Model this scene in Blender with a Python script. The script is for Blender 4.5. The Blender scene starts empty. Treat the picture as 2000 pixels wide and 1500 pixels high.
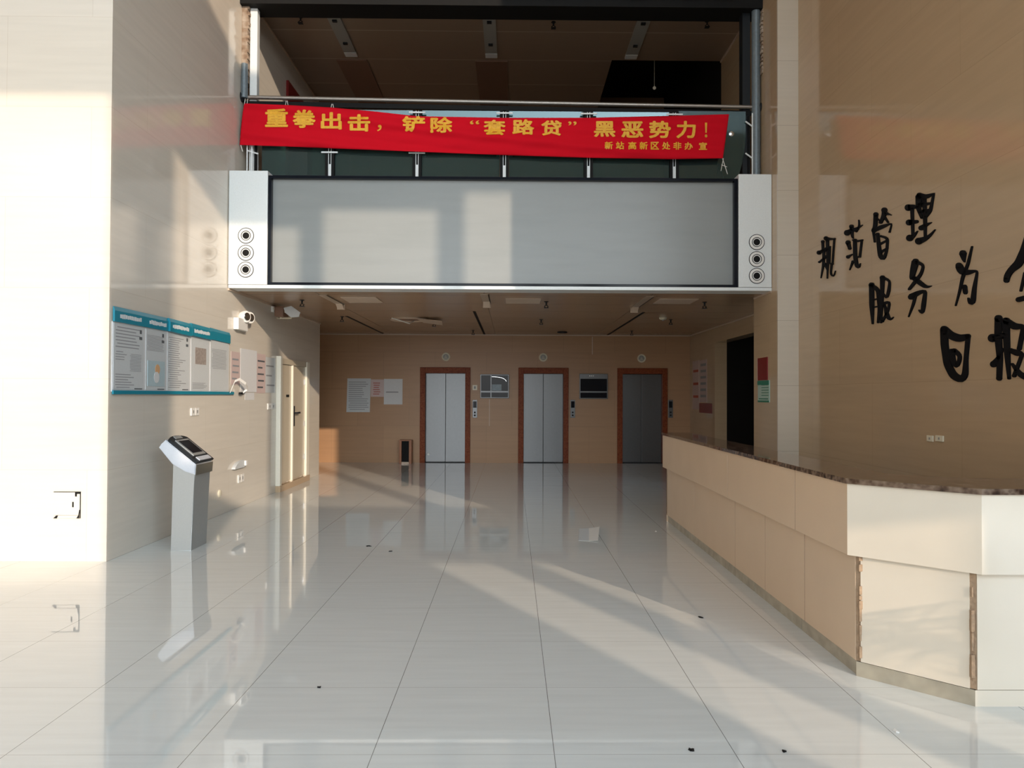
import bpy, bmesh, math, random
from mathutils import Vector, Matrix
random.seed(7)
S = bpy.context.scene
COL = S.collection

# ------------------------------------------------------------------ camera
F = 1500.0; EYE = 1.58
_psi = .0105; _th = math.atan(22/1500); _rho = .004
_fw = Vector((math.sin(_psi)*math.cos(_th), math.cos(_psi)*math.cos(_th), math.sin(_th)))
_r0 = _fw.cross(Vector((0, 0, 1))).normalized(); _u0 = _r0.cross(_fw)
_R = _r0*math.cos(_rho) + _u0*math.sin(_rho); _U = _R.cross(_fw)
_CX = 1015.84; _CY = 750.06
cam_data = bpy.data.cameras.new('camera'); cam = bpy.data.objects.new('camera', cam_data); COL.objects.link(cam)
cam_data.sensor_width = 36; cam_data.lens = F/2000*36
cam_data.shift_x = -(_CX-1000)/2000; cam_data.shift_y = (_CY-750)/2000
cam_data.clip_end = 300
cam.matrix_world = Matrix(((_R.x, _U.x, -_fw.x, 0), (_R.y, _U.y, -_fw.y, 0), (_R.z, _U.z, -_fw.z, EYE), (0, 0, 0, 1)))
S.camera = cam

def on(px, py, ax, val):
    """where the photograph's pixel meets a real plane of the room (ax 0/1/2 = x/y/z)"""
    d = _fw + _R*((px-_CX)/F) - _U*((py-_CY)/F)
    o = Vector((0, 0, EYE)); t = (val-o[ax])/d[ax]
    return o + d*t

# ------------------------------------------------------------------ world, sun, exposure
S.view_settings.view_transform = 'Standard'; S.view_settings.look = 'None'
S.view_settings.gamma = 1; S.view_settings.use_curve_mapping = False
S.view_settings.exposure = -0.2
S.cycles.use_denoising = True
S.cycles.max_bounces = 10; S.cycles.diffuse_bounces = 6; S.cycles.glossy_bounces = 5
S.cycles.transmission_bounces = 6; S.cycles.transparent_max_bounces = 12
S.cycles.sample_clamp_indirect = 6.0
SKY = 3.6; GLOW = 9.0; SUN = 3.4
w = bpy.data.worlds.new('world'); S.world = w; w.use_nodes = True
nt = w.node_tree; nt.nodes.clear()
wo = nt.nodes.new('ShaderNodeOutputWorld'); bg = nt.nodes.new('ShaderNodeBackground')
tc = nt.nodes.new('ShaderNodeTexCoord'); sep = nt.nodes.new('ShaderNodeSeparateXYZ'); cr = nt.nodes.new('ShaderNodeValToRGB')
nt.links.new(tc.outputs['Generated'], sep.inputs[0]); nt.links.new(sep.outputs['Z'], cr.inputs[0])
nt.links.new(cr.outputs[0], bg.inputs[0]); nt.links.new(bg.outputs[0], wo.inputs[0])
cr.color_ramp.elements[0].position = 0.0; cr.color_ramp.elements[0].color = (.95, .955, .94, 1)
cr.color_ramp.elements[1].position = 0.75; cr.color_ramp.elements[1].color = (.42, .60, .80, 1)
e = cr.color_ramp.elements.new(.18); e.color = (.84, .92, .97, 1)
# bright haze around the low sun
SD = Vector((-.535, 1, -.29))
dp = nt.nodes.new('ShaderNodeVectorMath'); dp.operation = 'DOT_PRODUCT'; dp.inputs[1].default_value = (-SD).normalized()
nrm_ = nt.nodes.new('ShaderNodeVectorMath'); nrm_.operation = 'NORMALIZE'; nt.links.new(tc.outputs['Generated'], nrm_.inputs[0]); nt.links.new(nrm_.outputs[0], dp.inputs[0])
mxm = nt.nodes.new('ShaderNodeMath'); mxm.operation = 'MAXIMUM'; mxm.inputs[1].default_value = 0; nt.links.new(dp.outputs['Value'], mxm.inputs[0])
pw = nt.nodes.new('ShaderNodeMath'); pw.operation = 'POWER'; pw.inputs[1].default_value = 7; nt.links.new(mxm.outputs[0], pw.inputs[0])
ml = nt.nodes.new('ShaderNodeMath'); ml.operation = 'MULTIPLY_ADD'; ml.inputs[1].default_value = GLOW; ml.inputs[2].default_value = SKY; nt.links.new(pw.outputs[0], ml.inputs[0])
nt.links.new(ml.outputs[0], bg.inputs[1])
sun_data = bpy.data.lights.new('sun', 'SUN'); sun = bpy.data.objects.new('sun', sun_data); COL.objects.link(sun)
sun_data.energy = SUN; sun_data.angle = math.radians(.55); sun_data.color = (1.0, .78, .58)
sun.rotation_euler = SD.to_track_quat('-Z', 'Y').to_euler()
sun.location = (6, -12, 12)

# ------------------------------------------------------------------ helpers: materials
def newmat(name):
    m = bpy.data.materials.new(name); m.use_nodes = True
    return m, m.node_tree, m.node_tree.nodes['Principled BSDF']
def mat(name, col, rough=.5, metal=0., spec=.5, bump=0., bscale=60., coat=0., var=0.):
    m, t, p = newmat(name)
    p.inputs['Base Color'].default_value = (*col, 1); p.inputs['Roughness'].default_value = rough
    p.inputs['Metallic'].default_value = metal; p.inputs['Specular IOR Level'].default_value = spec
    p.inputs['Coat Weight'].default_value = coat; p.inputs['Coat Roughness'].default_value = .05
    g = t.nodes.new('ShaderNodeNewGeometry'); n = t.nodes.new('ShaderNodeTexNoise')
    n.inputs['Scale'].default_value = bscale; t.links.new(g.outputs['Position'], n.inputs['Vector'])
    if bump:
        b = t.nodes.new('ShaderNodeBump'); b.inputs['Strength'].default_value = bump; b.inputs['Distance'].default_value = .01
        t.links.new(n.outputs['Fac'], b.inputs['Height']); t.links.new(b.outputs[0], p.inputs['Normal'])
    v = var or .06
    mx = t.nodes.new('ShaderNodeMix'); mx.data_type = 'RGBA'
    mx.inputs[6].default_value = (*[c*(1-v) for c in col], 1); mx.inputs[7].default_value = (*[min(1, c*(1+v)) for c in col], 1)
    t.links.new(n.outputs['Fac'], mx.inputs[0]); t.links.new(mx.outputs[2], p.inputs['Base Color'])
    return m
def stone(name, c1, c2, mortar, ax='x', bw=1.2, bh=.86, rough=.1, off=.0, ox=0., oz=0., msize=.0025, vein=.12, ior=1.5, offset=.5, spec=.5, cross=None):
    """polished stone tiles laid on a plane; ax = the horizontal axis along the wall ('x','y') or 'f' for a floor"""
    m, t, p = newmat(name); N = t.nodes; L = t.links
    g = N.new('ShaderNodeNewGeometry'); s = N.new('ShaderNodeSeparateXYZ'); c = N.new('ShaderNodeCombineXYZ')
    L.new(g.outputs['Position'], s.inputs[0])
    a = {'x': ('X', 'Z'), 'y': ('Y', 'Z'), 'f': ('X', 'Y')}[ax]
    for i, (k, o) in enumerate(zip(a, (ox, oz))):
        q = N.new('ShaderNodeMath'); q.operation = 'SUBTRACT'; q.inputs[1].default_value = o
        L.new(s.outputs[k], q.inputs[0]); L.new(q.outputs[0], c.inputs[i])
    b = N.new('ShaderNodeTexBrick'); L.new(c.outputs[0], b.inputs['Vector'])
    b.offset = offset; b.squash = 1; b.inputs['Scale'].default_value = 1
    b.inputs['Brick Width'].default_value = bw; b.inputs['Row Height'].default_value = bh
    b.inputs['Mortar Size'].default_value = msize; b.inputs['Mortar Smooth'].default_value = .1
    b.inputs['Bias'].default_value = 0
    b.inputs['Color1'].default_value = (*c1, 1); b.inputs['Color2'].default_value = (*c2, 1); b.inputs['Mortar'].default_value = (*mortar, 1)
    bcol = b.outputs['Color']
    if cross:    # fainter joints across the floor
        s2 = N.new('ShaderNodeMath'); s2.operation = 'ADD'; s2.inputs[1].default_value = 77.5-cross[1]; L.new(s.outputs['Y'], s2.inputs[0])
        m2 = N.new('ShaderNodeMath'); m2.operation = 'MODULO'; m2.inputs[1].default_value = cross[0]; L.new(s2.outputs[0], m2.inputs[0])
        l2 = N.new('ShaderNodeMath'); l2.operation = 'LESS_THAN'; l2.inputs[1].default_value = .003; L.new(m2.outputs[0], l2.inputs[0])
        x2 = N.new('ShaderNodeMix'); x2.data_type = 'RGBA'; x2.inputs[7].default_value = (.40, .39, .36, 1)
        L.new(l2.outputs[0], x2.inputs[0]); L.new(bcol, x2.inputs[6]); bcol = x2.outputs[2]
    # faint long veins
    mp = N.new('ShaderNodeMapping'); L.new(g.outputs['Position'], mp.inputs[0])
    mp.inputs['Scale'].default_value = {'x': (.5, 1, 9), 'y': (1, .5, 9), 'f': (.8, 9, 1)}[ax]
    n = N.new('ShaderNodeTexNoise'); n.inputs['Scale'].default_value = 2.2; n.inputs['Detail'].default_value = 5
    L.new(mp.outputs[0], n.inputs['Vector'])
    r = N.new('ShaderNodeMapRange'); r.inputs[1].default_value = .3; r.inputs[2].default_value = .7
    r.inputs[3].default_value = 1-vein; r.inputs[4].default_value = 1+vein*.3; L.new(n.outputs['Fac'], r.inputs[0])
    mx = N.new('ShaderNodeMix'); mx.data_type = 'RGBA'; mx.blend_type = 'MULTIPLY'; mx.inputs[0].default_value = 1
    L.new(bcol, mx.inputs[6]); L.new(r.outputs[0], mx.inputs[7]); L.new(mx.outputs[2], p.inputs['Base Color'])
    p.inputs['Roughness'].default_value = rough; p.inputs['IOR'].default_value = ior
    p.inputs['Specular IOR Level'].default_value = spec
    return m

def lin(r, g, b): return tuple((c/255/12.92 if c <= 10 else ((c/255+.055)/1.055)**2.4) for c in (r, g, b))
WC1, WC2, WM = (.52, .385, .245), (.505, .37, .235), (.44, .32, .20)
M = {}
M['wall_x'] = stone('beige stone cladding in its dim lobby tone', (.47, .285, .16), (.445, .265, .15), (.34, .21, .125), 'x', 1.2, .86, .34, vein=.06, spec=.3)  # same stone, with the lobby's dim warm light put into the colour
M['wall_y'] = stone('beige stone cladding in its shaded tone', WC1, WC2, WM, 'y', 1.6, .86, .10, vein=.05)  # same stone, darkened and warmed for the shaded right side
M['wall_lit'] = stone('beige stone cladding in its lit tone', (.725, .68, .60), (.715, .67, .59), (.62, .56, .47), 'y', 1.6, .86, .10, vein=.05, msize=.002)  # paler copy of the stone, the left side's brighter light in its colour
M['pier'] = stone('beige stone cladding in its sunlit tone', (.72, .665, .585), (.71, .655, .57), (.62, .55, .46), 'x', 1.6, .86, .14, vein=.04, msize=.002)  # sunlit copy of the left wall's stone, light put into the colour
M['strip'] = stone('beige stone in its cool daylit tone', (.62, .55, .45), (.60, .53, .43), (.40, .34, .27), 'x', 50, .86, .15, ox=-20, vein=.04)  # column stone lightened and cooled for daylight on its front
M['floor'] = stone('white polished floor tiles', (.72, .74, .715), (.71, .73, .705), (.15, .145, .13), 'f', .8, 400, .03, ox=.193, oz=-200, msize=.0016, vein=.05, offset=0, ior=1.6, cross=(.775, .30))
M['ceil_low'] = stone('beige ceiling panels', (.42, .285, .185), (.40, .27, .175), (.14, .09, .06), 'f', 2.35, 1.03, .22, ox=-.39, oz=.62, msize=.006, vein=.05, offset=0)
M['ceil_up'] = stone('brown ceiling panels', (.30, .22, .155), (.27, .20, .14), (.50, .42, .34), 'f', 60, 1.03, .3, ox=-30, oz=.67, msize=.01, vein=.05, offset=0)
M['plaster'] = mat('white plaster', (.66, .64, .60), .8)
M['asphalt'] = mat('pale paving', (.40, .38, .35), .9, var=.2, bscale=2)
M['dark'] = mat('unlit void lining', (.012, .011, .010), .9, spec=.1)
M['steel_dark'] = mat('dark blue grey painted steel', (.012, .015, .018), .5, .1, spec=.3)
M['steel_blue'] = mat('blue grey painted steel', (.16, .20, .225), .4, .2, bump=.2, bscale=30, var=.25)
M['black'] = mat('black', (.008, .008, .008), .7, spec=.2)
M['blackgloss'] = mat('black gloss', (.007, .009, .014), .12, spec=.12)
M['letter'] = mat('black acrylic letters', (.006, .006, .007), .7, spec=.12)
M['chrome'] = mat('chrome', (.75, .76, .77), .16, 1.)
M['steel'] = mat('brushed steel', (.105, .107, .11), .30, .85, bump=.03, bscale=18)
M['kiosk'] = mat('painted metallic grey', (.40, .41, .40), .32, .35)
M['kiosk_head'] = mat('pale silver plastic', (.60, .63, .68), .3, .1)
M['kiosk_shade'] = mat('kiosk plastic darkened for its shaded side', (.17, .155, .12), .35, .2)
M['leaf'] = mat('dark green palm leaf', (.05, .12, .03), .5)
M['pot'] = mat('brown glazed pot', (.14, .07, .04), .3)
M['white_metal'] = mat('white enamelled metal', (.78, .82, .82), .3)
M['white'] = mat('white plastic', (.85, .84, .80), .35)
M['paper'] = mat('white paper', (.70, .71, .72), .6)
M['paper_grey'] = mat('greyish printed sheet', (.60, .63, .64), .5)
M['pink'] = mat('pinkish printed sheet', (.62, .49, .47), .5)
M['photo'] = mat('brownish photo print', (.36, .31, .28), .5, var=.5, bscale=30)
M['print'] = mat('grey print', (.30, .31, .33), .6)
M['print_dark'] = mat('dark print', (.10, .11, .12), .6)
M['red_print'] = mat('red print', (.45, .09, .06), .6)
M['teal'] = mat('teal printed band', (.010, .24, .34), .35)
M['light_blue'] = mat('pale blue print', (.46, .58, .62), .4)
M['orange'] = mat('orange print', (.70, .42, .22), .5)
M['banner'] = mat('red banner cloth', (.62, .006, .018), .9, spec=.1, bump=.1, bscale=300)
M['gold'] = mat('golden banner lettering', (.88, .43, .03), .6, var=.25, bscale=40)
M['redsign'] = mat('dark red sign', (.20, .01, .01), .35)
M['green'] = mat('green print', (.03, .20, .13), .5)
M['mint'] = mat('pale mint sheet', (.42, .56, .50), .5)
M['door'] = mat('cream painted door', (.56, .50, .39), .3)
M['doortrim'] = mat('cream white painted frame', (.84, .80, .68), .35)
M['wood'] = mat('orange brown wood', (.34, .13, .05), .4, var=.3, bscale=9)
M['rail'] = mat('satin steel handrail', (.36, .33, .30), .35, .8)
M['brown_panel'] = mat('brown ceiling board', (.22, .12, .075), .5)
M['grey_slot'] = mat('grey lamp trough', (.34, .34, .31), .5)
M['beige_slot'] = mat('beige lamp trough', (.40, .31, .23), .45)
M['hatch'] = mat('pale beige hatch', (.62, .49, .38), .4)
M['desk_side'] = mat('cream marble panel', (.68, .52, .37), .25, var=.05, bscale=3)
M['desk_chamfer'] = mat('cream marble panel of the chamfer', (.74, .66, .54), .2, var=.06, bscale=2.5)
M['plinth'] = mat('grey marble plinth', (.40, .36, .28), .25, var=.35, bscale=9)
M['plinth_joint'] = mat('brown joint filler', (.16, .10, .06), .9)
M['substrate'] = mat('broken mortar edge', (.36, .25, .16), .9, bump=.6, bscale=50, var=.3)
M['ring'] = mat('cream plastic ring', (.80, .74, .58), .35)
M['cable'] = mat('white string', (.8, .78, .72), .7)

def granite(name, c1, c2, c3, rough, sc):
    m, t, p = newmat(name); N = t.nodes; L = t.links
    g = N.new('ShaderNodeNewGeometry'); v = N.new('ShaderNodeTexVoronoi'); v.inputs['Scale'].default_value = sc
    n = N.new('ShaderNodeTexNoise'); n.inputs['Scale'].default_value = sc*.45; n.inputs['Detail'].default_value = 6
    r = N.new('ShaderNodeValToRGB'); r.color_ramp.elements[0].color = (*c1, 1); r.color_ramp.elements[0].position = .4
    r.color_ramp.elements[1].color = (*c3, 1); r.color_ramp.elements[1].position = .86
    e = r.color_ramp.elements.new(.56); e.color = (*c2, 1)
    mx = N.new('ShaderNodeMath'); mx.operation = 'MULTIPLY_ADD'; mx.inputs[1].default_value = .35
    L.new(g.outputs['Position'], v.inputs['Vector']); L.new(g.outputs['Position'], n.inputs['Vector'])
    L.new(v.outputs['Distance'], mx.inputs[0]); L.new(n.outputs['Fac'], mx.inputs[2]); L.new(mx.outputs[0], r.inputs[0]); L.new(r.outputs[0], p.inputs['Base Color'])
    p.inputs['Roughness'].default_value = rough
    return m
M['granite_red'] = granite('reddish brown granite', (.12, .020, .006), (.19, .038, .010), (.25, .065, .02), .42, 55)
M['granite_red'].node_tree.nodes['Principled BSDF'].inputs['Specular IOR Level'].default_value = .15
M['granite_dark'] = granite('dark brown marble with pale veins', (.020, .010, .007), (.05, .024, .015), (.20, .14, .10), .05, 34)
M['brick'] = granite('rough exposed masonry', (.16, .10, .07), (.27, .19, .13), (.42, .35, .28), .9, 14)

def glass_mat(name, tint, rough=.02, refl=.22):
    m = bpy.data.materials.new(name); m.use_nodes = True; t = m.node_tree; N = t.nodes; L = t.links; N.clear()
    o = N.new('ShaderNodeOutputMaterial'); mx = N.new('ShaderNodeMixShader'); tr = N.new('ShaderNodeBsdfTransparent'); gl = N.new('ShaderNodeBsdfGlossy')
    df = N.new('ShaderNodeBsdfDiffuse'); m2 = N.new('ShaderNodeMixShader'); m2.inputs[0].default_value = .22
    df.inputs[0].default_value = (.11, .19, .19, 1)
    tr.inputs[0].default_value = (*tint, 1); gl.inputs['Roughness'].default_value = rough; gl.inputs[0].default_value = (.34, .42, .43, 1)
    fr = N.new('ShaderNodeFresnel'); fr.inputs[0].default_value = 1.5
    ad = N.new('ShaderNodeMath'); ad.operation = 'ADD'; ad.inputs[1].default_value = refl; L.new(fr.outputs[0], ad.inputs[0]); ad.use_clamp = True
    L.new(ad.outputs[0], mx.inputs[0]); L.new(tr.outputs[0], m2.inputs[1]); L.new(df.outputs[0], m2.inputs[2])
    L.new(m2.outputs[0], mx.inputs[1]); L.new(gl.outputs[0], mx.inputs[2]); L.new(mx.outputs[0], o.inputs[0])
    return m
M['glass'] = glass_mat('tinted green balustrade glass', (.24, .42, .40), .03, .12)

def screen_mat():
    m, t, p = newmat('grey LED wall surface'); N = t.nodes; L = t.links
    g = N.new('ShaderNodeNewGeometry'); mp = N.new('ShaderNodeMapping'); mp.inputs['Scale'].default_value = (.8, 1, 5)
    n = N.new('ShaderNodeTexNoise'); n.inputs['Scale'].default_value = 1.6; n.inputs['Detail'].default_value = 7
    L.new(g.outputs['Position'], mp.inputs[0]); L.new(mp.outputs[0], n.inputs[0])
    r = N.new('ShaderNodeValToRGB'); r.color_ramp.elements[0].position = .25; r.color_ramp.elements[0].color = (.228, .245, .24, 1)
    r.color_ramp.elements[1].position = .6; r.color_ramp.elements[1].color = (.248, .264, .26, 1)
    L.new(n.outputs['Fac'], r.inputs[0]); L.new(r.outputs[0], p.inputs['Base Color'])
    p.inputs['Roughness'].default_value = .3
    return m
M['screen'] = screen_mat()

# ------------------------------------------------------------------ helpers: meshes and objects
def bx(bm, x0, x1, y0, y1, z0, z1, bev=0.):
    if x0 > x1: x0, x1 = x1, x0
    if y0 > y1: y0, y1 = y1, y0
    if z0 > z1: z0, z1 = z1, z0
    r = bmesh.ops.create_cube(bm, size=1)
    for v in r['verts']:
        v.co = Vector((x0+(v.co.x+.5)*(x1-x0), y0+(v.co.y+.5)*(y1-y0), z0+(v.co.z+.5)*(z1-z0)))
    if bev:
        es = list({e for v in r['verts'] for e in v.link_edges})
        bmesh.ops.bevel(bm, geom=es, offset=bev, segments=2, affect='EDGES', profile=.6)
    return bm
def prism(bm, pts, off):
    """closed polygon pts (3D, coplanar) swept by vector off"""
    off = Vector(off)
    a = [bm.verts.new(p) for p in pts]; b = [bm.verts.new(Vector(p)+off) for p in pts]
    n = len(pts)
    bm.faces.new(a); bm.faces.new(list(reversed(b)))
    for i in range(n): bm.faces.new((a[i], b[i], b[(i+1) % n], a[(i+1) % n]))
    return bm
def tube(bm, p0, p1, r, seg=14, r2=None, cap=True):
    p0, p1 = Vector(p0), Vector(p1); d = p1-p0
    q = d.to_track_quat('Z', 'Y').to_matrix().to_4x4()
    bmesh.ops.create_cone(bm, cap_ends=cap, segments=seg, radius1=r, radius2=r if r2 is None else r2, depth=d.length, matrix=Matrix.Translation((p0+p1)/2) @ q)
    return bm
def lathe(bm, c, axis, prof, seg=28):
    """prof = [(radius, along)] turned about axis from c"""
    axis = Vector(axis).normalized(); q = axis.to_track_quat('Z', 'Y').to_matrix(); rings = []
    for r, h in prof:
        rings.append([bm.verts.new(Vector(c) + q @ Vector((r*math.cos(2*math.pi*i/seg), r*math.sin(2*math.pi*i/seg), h))) for i in range(seg)])
    for a, b in zip(rings, rings[1:]):
        for i in range(seg): bm.faces.new((a[i], a[(i+1) % seg], b[(i+1) % seg], b[i]))
    bm.faces.new(list(reversed(rings[0]))); bm.faces.new(rings[-1])
    return bm
def obj(name, bm, m, parent=None, smooth=False, label=None):
    me = bpy.data.meshes.new(name)
    bmesh.ops.recalc_face_normals(bm, faces=bm.faces)
    bm.to_mesh(me); bm.free()
    me.materials.append(M[m] if isinstance(m, str) else m)
    if smooth:
        for p in me.polygons: p.use_smooth = True
        try: me.set_sharp_from_angle(angle=math.radians(35))
        except Exception: pass
    o = bpy.data.objects.new(name, me); COL.objects.link(o)
    if parent is not None:
        o.parent = parent
        pm = parent.matrix_basis if parent.parent is None else parent.parent.matrix_basis
        if parent.type == 'EMPTY': o.matrix_parent_inverse = parent.matrix_basis.inverted()
    if label: o['label'] = label
    return o
def box(name, x0, x1, y0, y1, z0, z1, m, parent=None, bev=0., label=None):
    return obj(name, bx(bmesh.new(), x0, x1, y0, y1, z0, z1, bev), m, parent, label=label)
def thing(name, label, cat, loc=(0, 0, 0), group=None):
    o = bpy.data.objects.new(name, None); COL.objects.link(o); o.location = loc
    o.matrix_basis = Matrix.Translation(loc)
    o.empty_display_size = .1
    o['label'] = label; o['category'] = cat; o['kind'] = 'thing'
    if group: o['group'] = group
    return o
def tag(o, label, cat, group=None, kind='thing'):
    o['label'] = label; o['category'] = cat; o['kind'] = kind
    if group: o['group'] = group
    return o
def struct(name, bm, m, label=None):
    o = obj(name, bm, m); o['kind'] = 'structure'
    o['label'] = label or name; o['category'] = name.split('_')[0]
    return o
def dup(root, delta, label, group=None):
    r = root.copy(); COL.objects.link(r); r.location = root.location + Vector(delta); r['label'] = label
    if group: r['group'] = group
    for ch in root.children:
        c = ch.copy(); COL.objects.link(c); c.parent = r; c.matrix_parent_inverse = ch.matrix_parent_inverse.copy()
        for g in ch.children:
            d = g.copy(); COL.objects.link(d); d.parent = c; d.matrix_parent_inverse = g.matrix_parent_inverse.copy()
    return r

# ------------------------------------------------------------------ the room
XL, XR, XC, YB = -3.81, 3.77, 3.494, 17.95      # left wall, right wall, column side, lift wall
XRR = 4.17; HT = 12.9; YF = -4.0; YG = 10.75; ZC = 3.0; ZU = 7.3; ZS = 4.45
b = bmesh.new(); bx(b, -8.5, 9.3, YF-.3, YB+.3, -.2, 0)
struct('floor', b, 'floor', 'white polished tile floor with thin dark joints')
b = bmesh.new(); bx(b, -60, 60, -90, YF-.3, -.25, -.05); struct('ground', b, 'asphalt', 'paved forecourt outside the entrance')
b = bmesh.new()
bx(b, XL-.25, XL, 7.312, 15.24, 0, HT); bx(b, XL-.25, XL, 15.24, YB, ZC+.05, 7.6)
struct('wall_left', b, 'wall_lit', 'left wall of polished beige stone')
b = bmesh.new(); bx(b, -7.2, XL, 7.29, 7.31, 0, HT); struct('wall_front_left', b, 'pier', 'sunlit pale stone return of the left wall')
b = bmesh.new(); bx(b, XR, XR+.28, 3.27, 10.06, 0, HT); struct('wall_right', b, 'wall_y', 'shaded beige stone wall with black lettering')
b = bmesh.new()
bx(b, XC, XR+.28, 10.06, 10.09, 0, HT); struct('trim_1', b, 'strip', 'pale vertical face of the column beside the right wall')
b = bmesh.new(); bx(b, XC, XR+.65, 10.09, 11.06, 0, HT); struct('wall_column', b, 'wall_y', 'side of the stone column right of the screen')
b = bmesh.new()
bx(b, XRR, XRR+.25, 15.76, YB, 0, ZC); bx(b, XRR, XRR+.25, 11.06, 15.76, 2.68, ZC)
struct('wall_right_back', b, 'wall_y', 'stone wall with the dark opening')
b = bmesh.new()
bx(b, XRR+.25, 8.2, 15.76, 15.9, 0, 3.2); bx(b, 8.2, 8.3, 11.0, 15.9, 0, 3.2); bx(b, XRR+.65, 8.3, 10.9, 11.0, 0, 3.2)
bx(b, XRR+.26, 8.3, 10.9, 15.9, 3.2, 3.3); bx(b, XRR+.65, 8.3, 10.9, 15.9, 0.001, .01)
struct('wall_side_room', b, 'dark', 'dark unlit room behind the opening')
# back wall with three lift openings
LIFTS = [(-2.143, -.973, -2.022, -1.092), (.149, 1.319, .27, 1.20), (2.463, 3.633, 2.584, 3.514)]
b = bmesh.new(); xs = -8.5
for (o0, o1, i0, i1) in LIFTS:
    bx(b, xs, o0-.001, YB, YB+.25, 0, ZC); bx(b, o0-.001, o1+.001, YB, YB+.25, 2.228, ZC); xs = o1+.001
bx(b, xs, XRR+.25, YB, YB+.25, 0, ZC)
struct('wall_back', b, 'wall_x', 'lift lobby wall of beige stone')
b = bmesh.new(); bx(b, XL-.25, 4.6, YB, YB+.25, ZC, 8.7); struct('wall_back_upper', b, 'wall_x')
b = bmesh.new(); bx(b, -8.6, -8.5, 15.1, YB+.2, 0, ZC); bx(b, -8.5, XL-.25, 15.14, 15.24, 0, ZC); struct('wall_corridor', b, 'wall_y', 'corridor wall left of the lifts')
# lower ceiling, upper floor slab, upper ceiling
b = bmesh.new(); bx(b, XL, XR+.4, 10.62, YB, ZC, ZC+.04); bx(b, -8.5, XL, 15.24, YB, ZC, ZC+.04)
struct('ceiling', b, 'ceil_low', 'low polished ceiling of the lift lobby')
b = bmesh.new(); bx(b, XL, 4.4, 10.66, YB, ZC+.04, ZS); struct('floor_upper', b, 'wall_x', 'upper floor slab behind the screen')
b = bmesh.new()
bx(b, XL, 3.55, 11.25, 13.0, ZU, ZU+.05); bx(b, XL, 1.68, 13.0, YB, ZU, ZU+.05)
struct('ceiling_upper', b, 'ceil_up', 'brown panelled ceiling of the upper floor')
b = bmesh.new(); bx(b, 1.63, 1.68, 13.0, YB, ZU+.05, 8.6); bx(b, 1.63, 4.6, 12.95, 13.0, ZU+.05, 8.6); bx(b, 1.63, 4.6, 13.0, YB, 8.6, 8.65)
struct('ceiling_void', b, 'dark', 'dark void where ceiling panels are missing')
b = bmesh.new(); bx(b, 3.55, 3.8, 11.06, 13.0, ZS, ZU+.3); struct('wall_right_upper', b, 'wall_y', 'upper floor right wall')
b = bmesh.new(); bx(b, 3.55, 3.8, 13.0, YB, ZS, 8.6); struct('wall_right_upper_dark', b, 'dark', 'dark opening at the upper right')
# wall above the upper opening
b = bmesh.new(); bx(b, XL, XC, YG+.02, YG+.27, 7.16, HT); struct('wall_above_opening', b, 'wall_x')
b = bmesh.new(); bx(b, XL, XC, YG-.10, YG+.30, 7.02, 7.16); bx(b, XL, XC, YG+.16, YG+.5, 7.12, 7.5)
struct('trim_2', b, 'black', 'black steel beam over the upper opening')
# entrance hall shell behind and beside the camera
b = bmesh.new(); bx(b, -7.2, -6.95, YF, 7.29, 0, HT); struct('wall_far_left', b, 'wall_y')
b = bmesh.new(); bx(b, XR+.28, 9.3, 3.27, 3.5, 0, HT); struct('wall_far_right', b, 'wall_x')
b = bmesh.new(); bx(b, 9.1, 9.35, YF, 3.27, 0, HT); struct('wall_side_right', b, 'wall_y')
b = bmesh.new(); bx(b, -7.2, 9.35, YF-.25, 11.2, HT, HT+.2); struct('ceiling_hall', b, 'plaster')
# unseen entrance front, openings shaped to place sun patches and daylight (x0,x1,z0,z1)
OPEN = [(-6.2, .55, 0, 7.6), (1.0, 2.24, 3.0, 7.7), (2.93, 4.83, 4.3, 8.0), (5.10, 6.69, 4.3, 8.25), (7.0, 8.9, 4.3, 8.5),
        (-6.2, 2.3, 10.4, 12.5), (2.5, 8.9, 10.4, 12.5), (5.22, 5.85, 0, 3.27), (6.18, 6.62, 0, 3.27), (7.0, 8.9, 0, 3.15)]
xsb = sorted({-7.2, 9.35} | {v for o in OPEN for v in o[:2]}); 
b = bmesh.new()
for x0, x1 in zip(xsb, xsb[1:]):
    xm = (x0+x1)/2; iv = sorted((o[2], o[3]) for o in OPEN if o[0] < xm < o[1]); z = 0
    for a, c in iv:
        if a > z: bx(b, x0, x1, YF-.06, YF+.06, z, a)
        z = c
    bx(b, x0, x1, YF-.06, YF+.06, z, HT)
struct('wall_front', b, 'plaster', 'unseen entrance front with window openings shaped to throw the sun patches')
for i, o in enumerate(OPEN):
    ld = bpy.data.lights.new('daylight_portal', 'AREA'); ld.shape = 'RECTANGLE'; ld.size = o[1]-o[0]; ld.size_y = o[3]-o[2]
    ld.cycles.is_portal = True
    lo = bpy.data.objects.new('daylight_portal', ld); COL.objects.link(lo)
    lo.location = ((o[0]+o[1])/2, YF+.02, (o[2]+o[3])/2); lo.rotation_euler = (math.radians(90), 0, 0)

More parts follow.
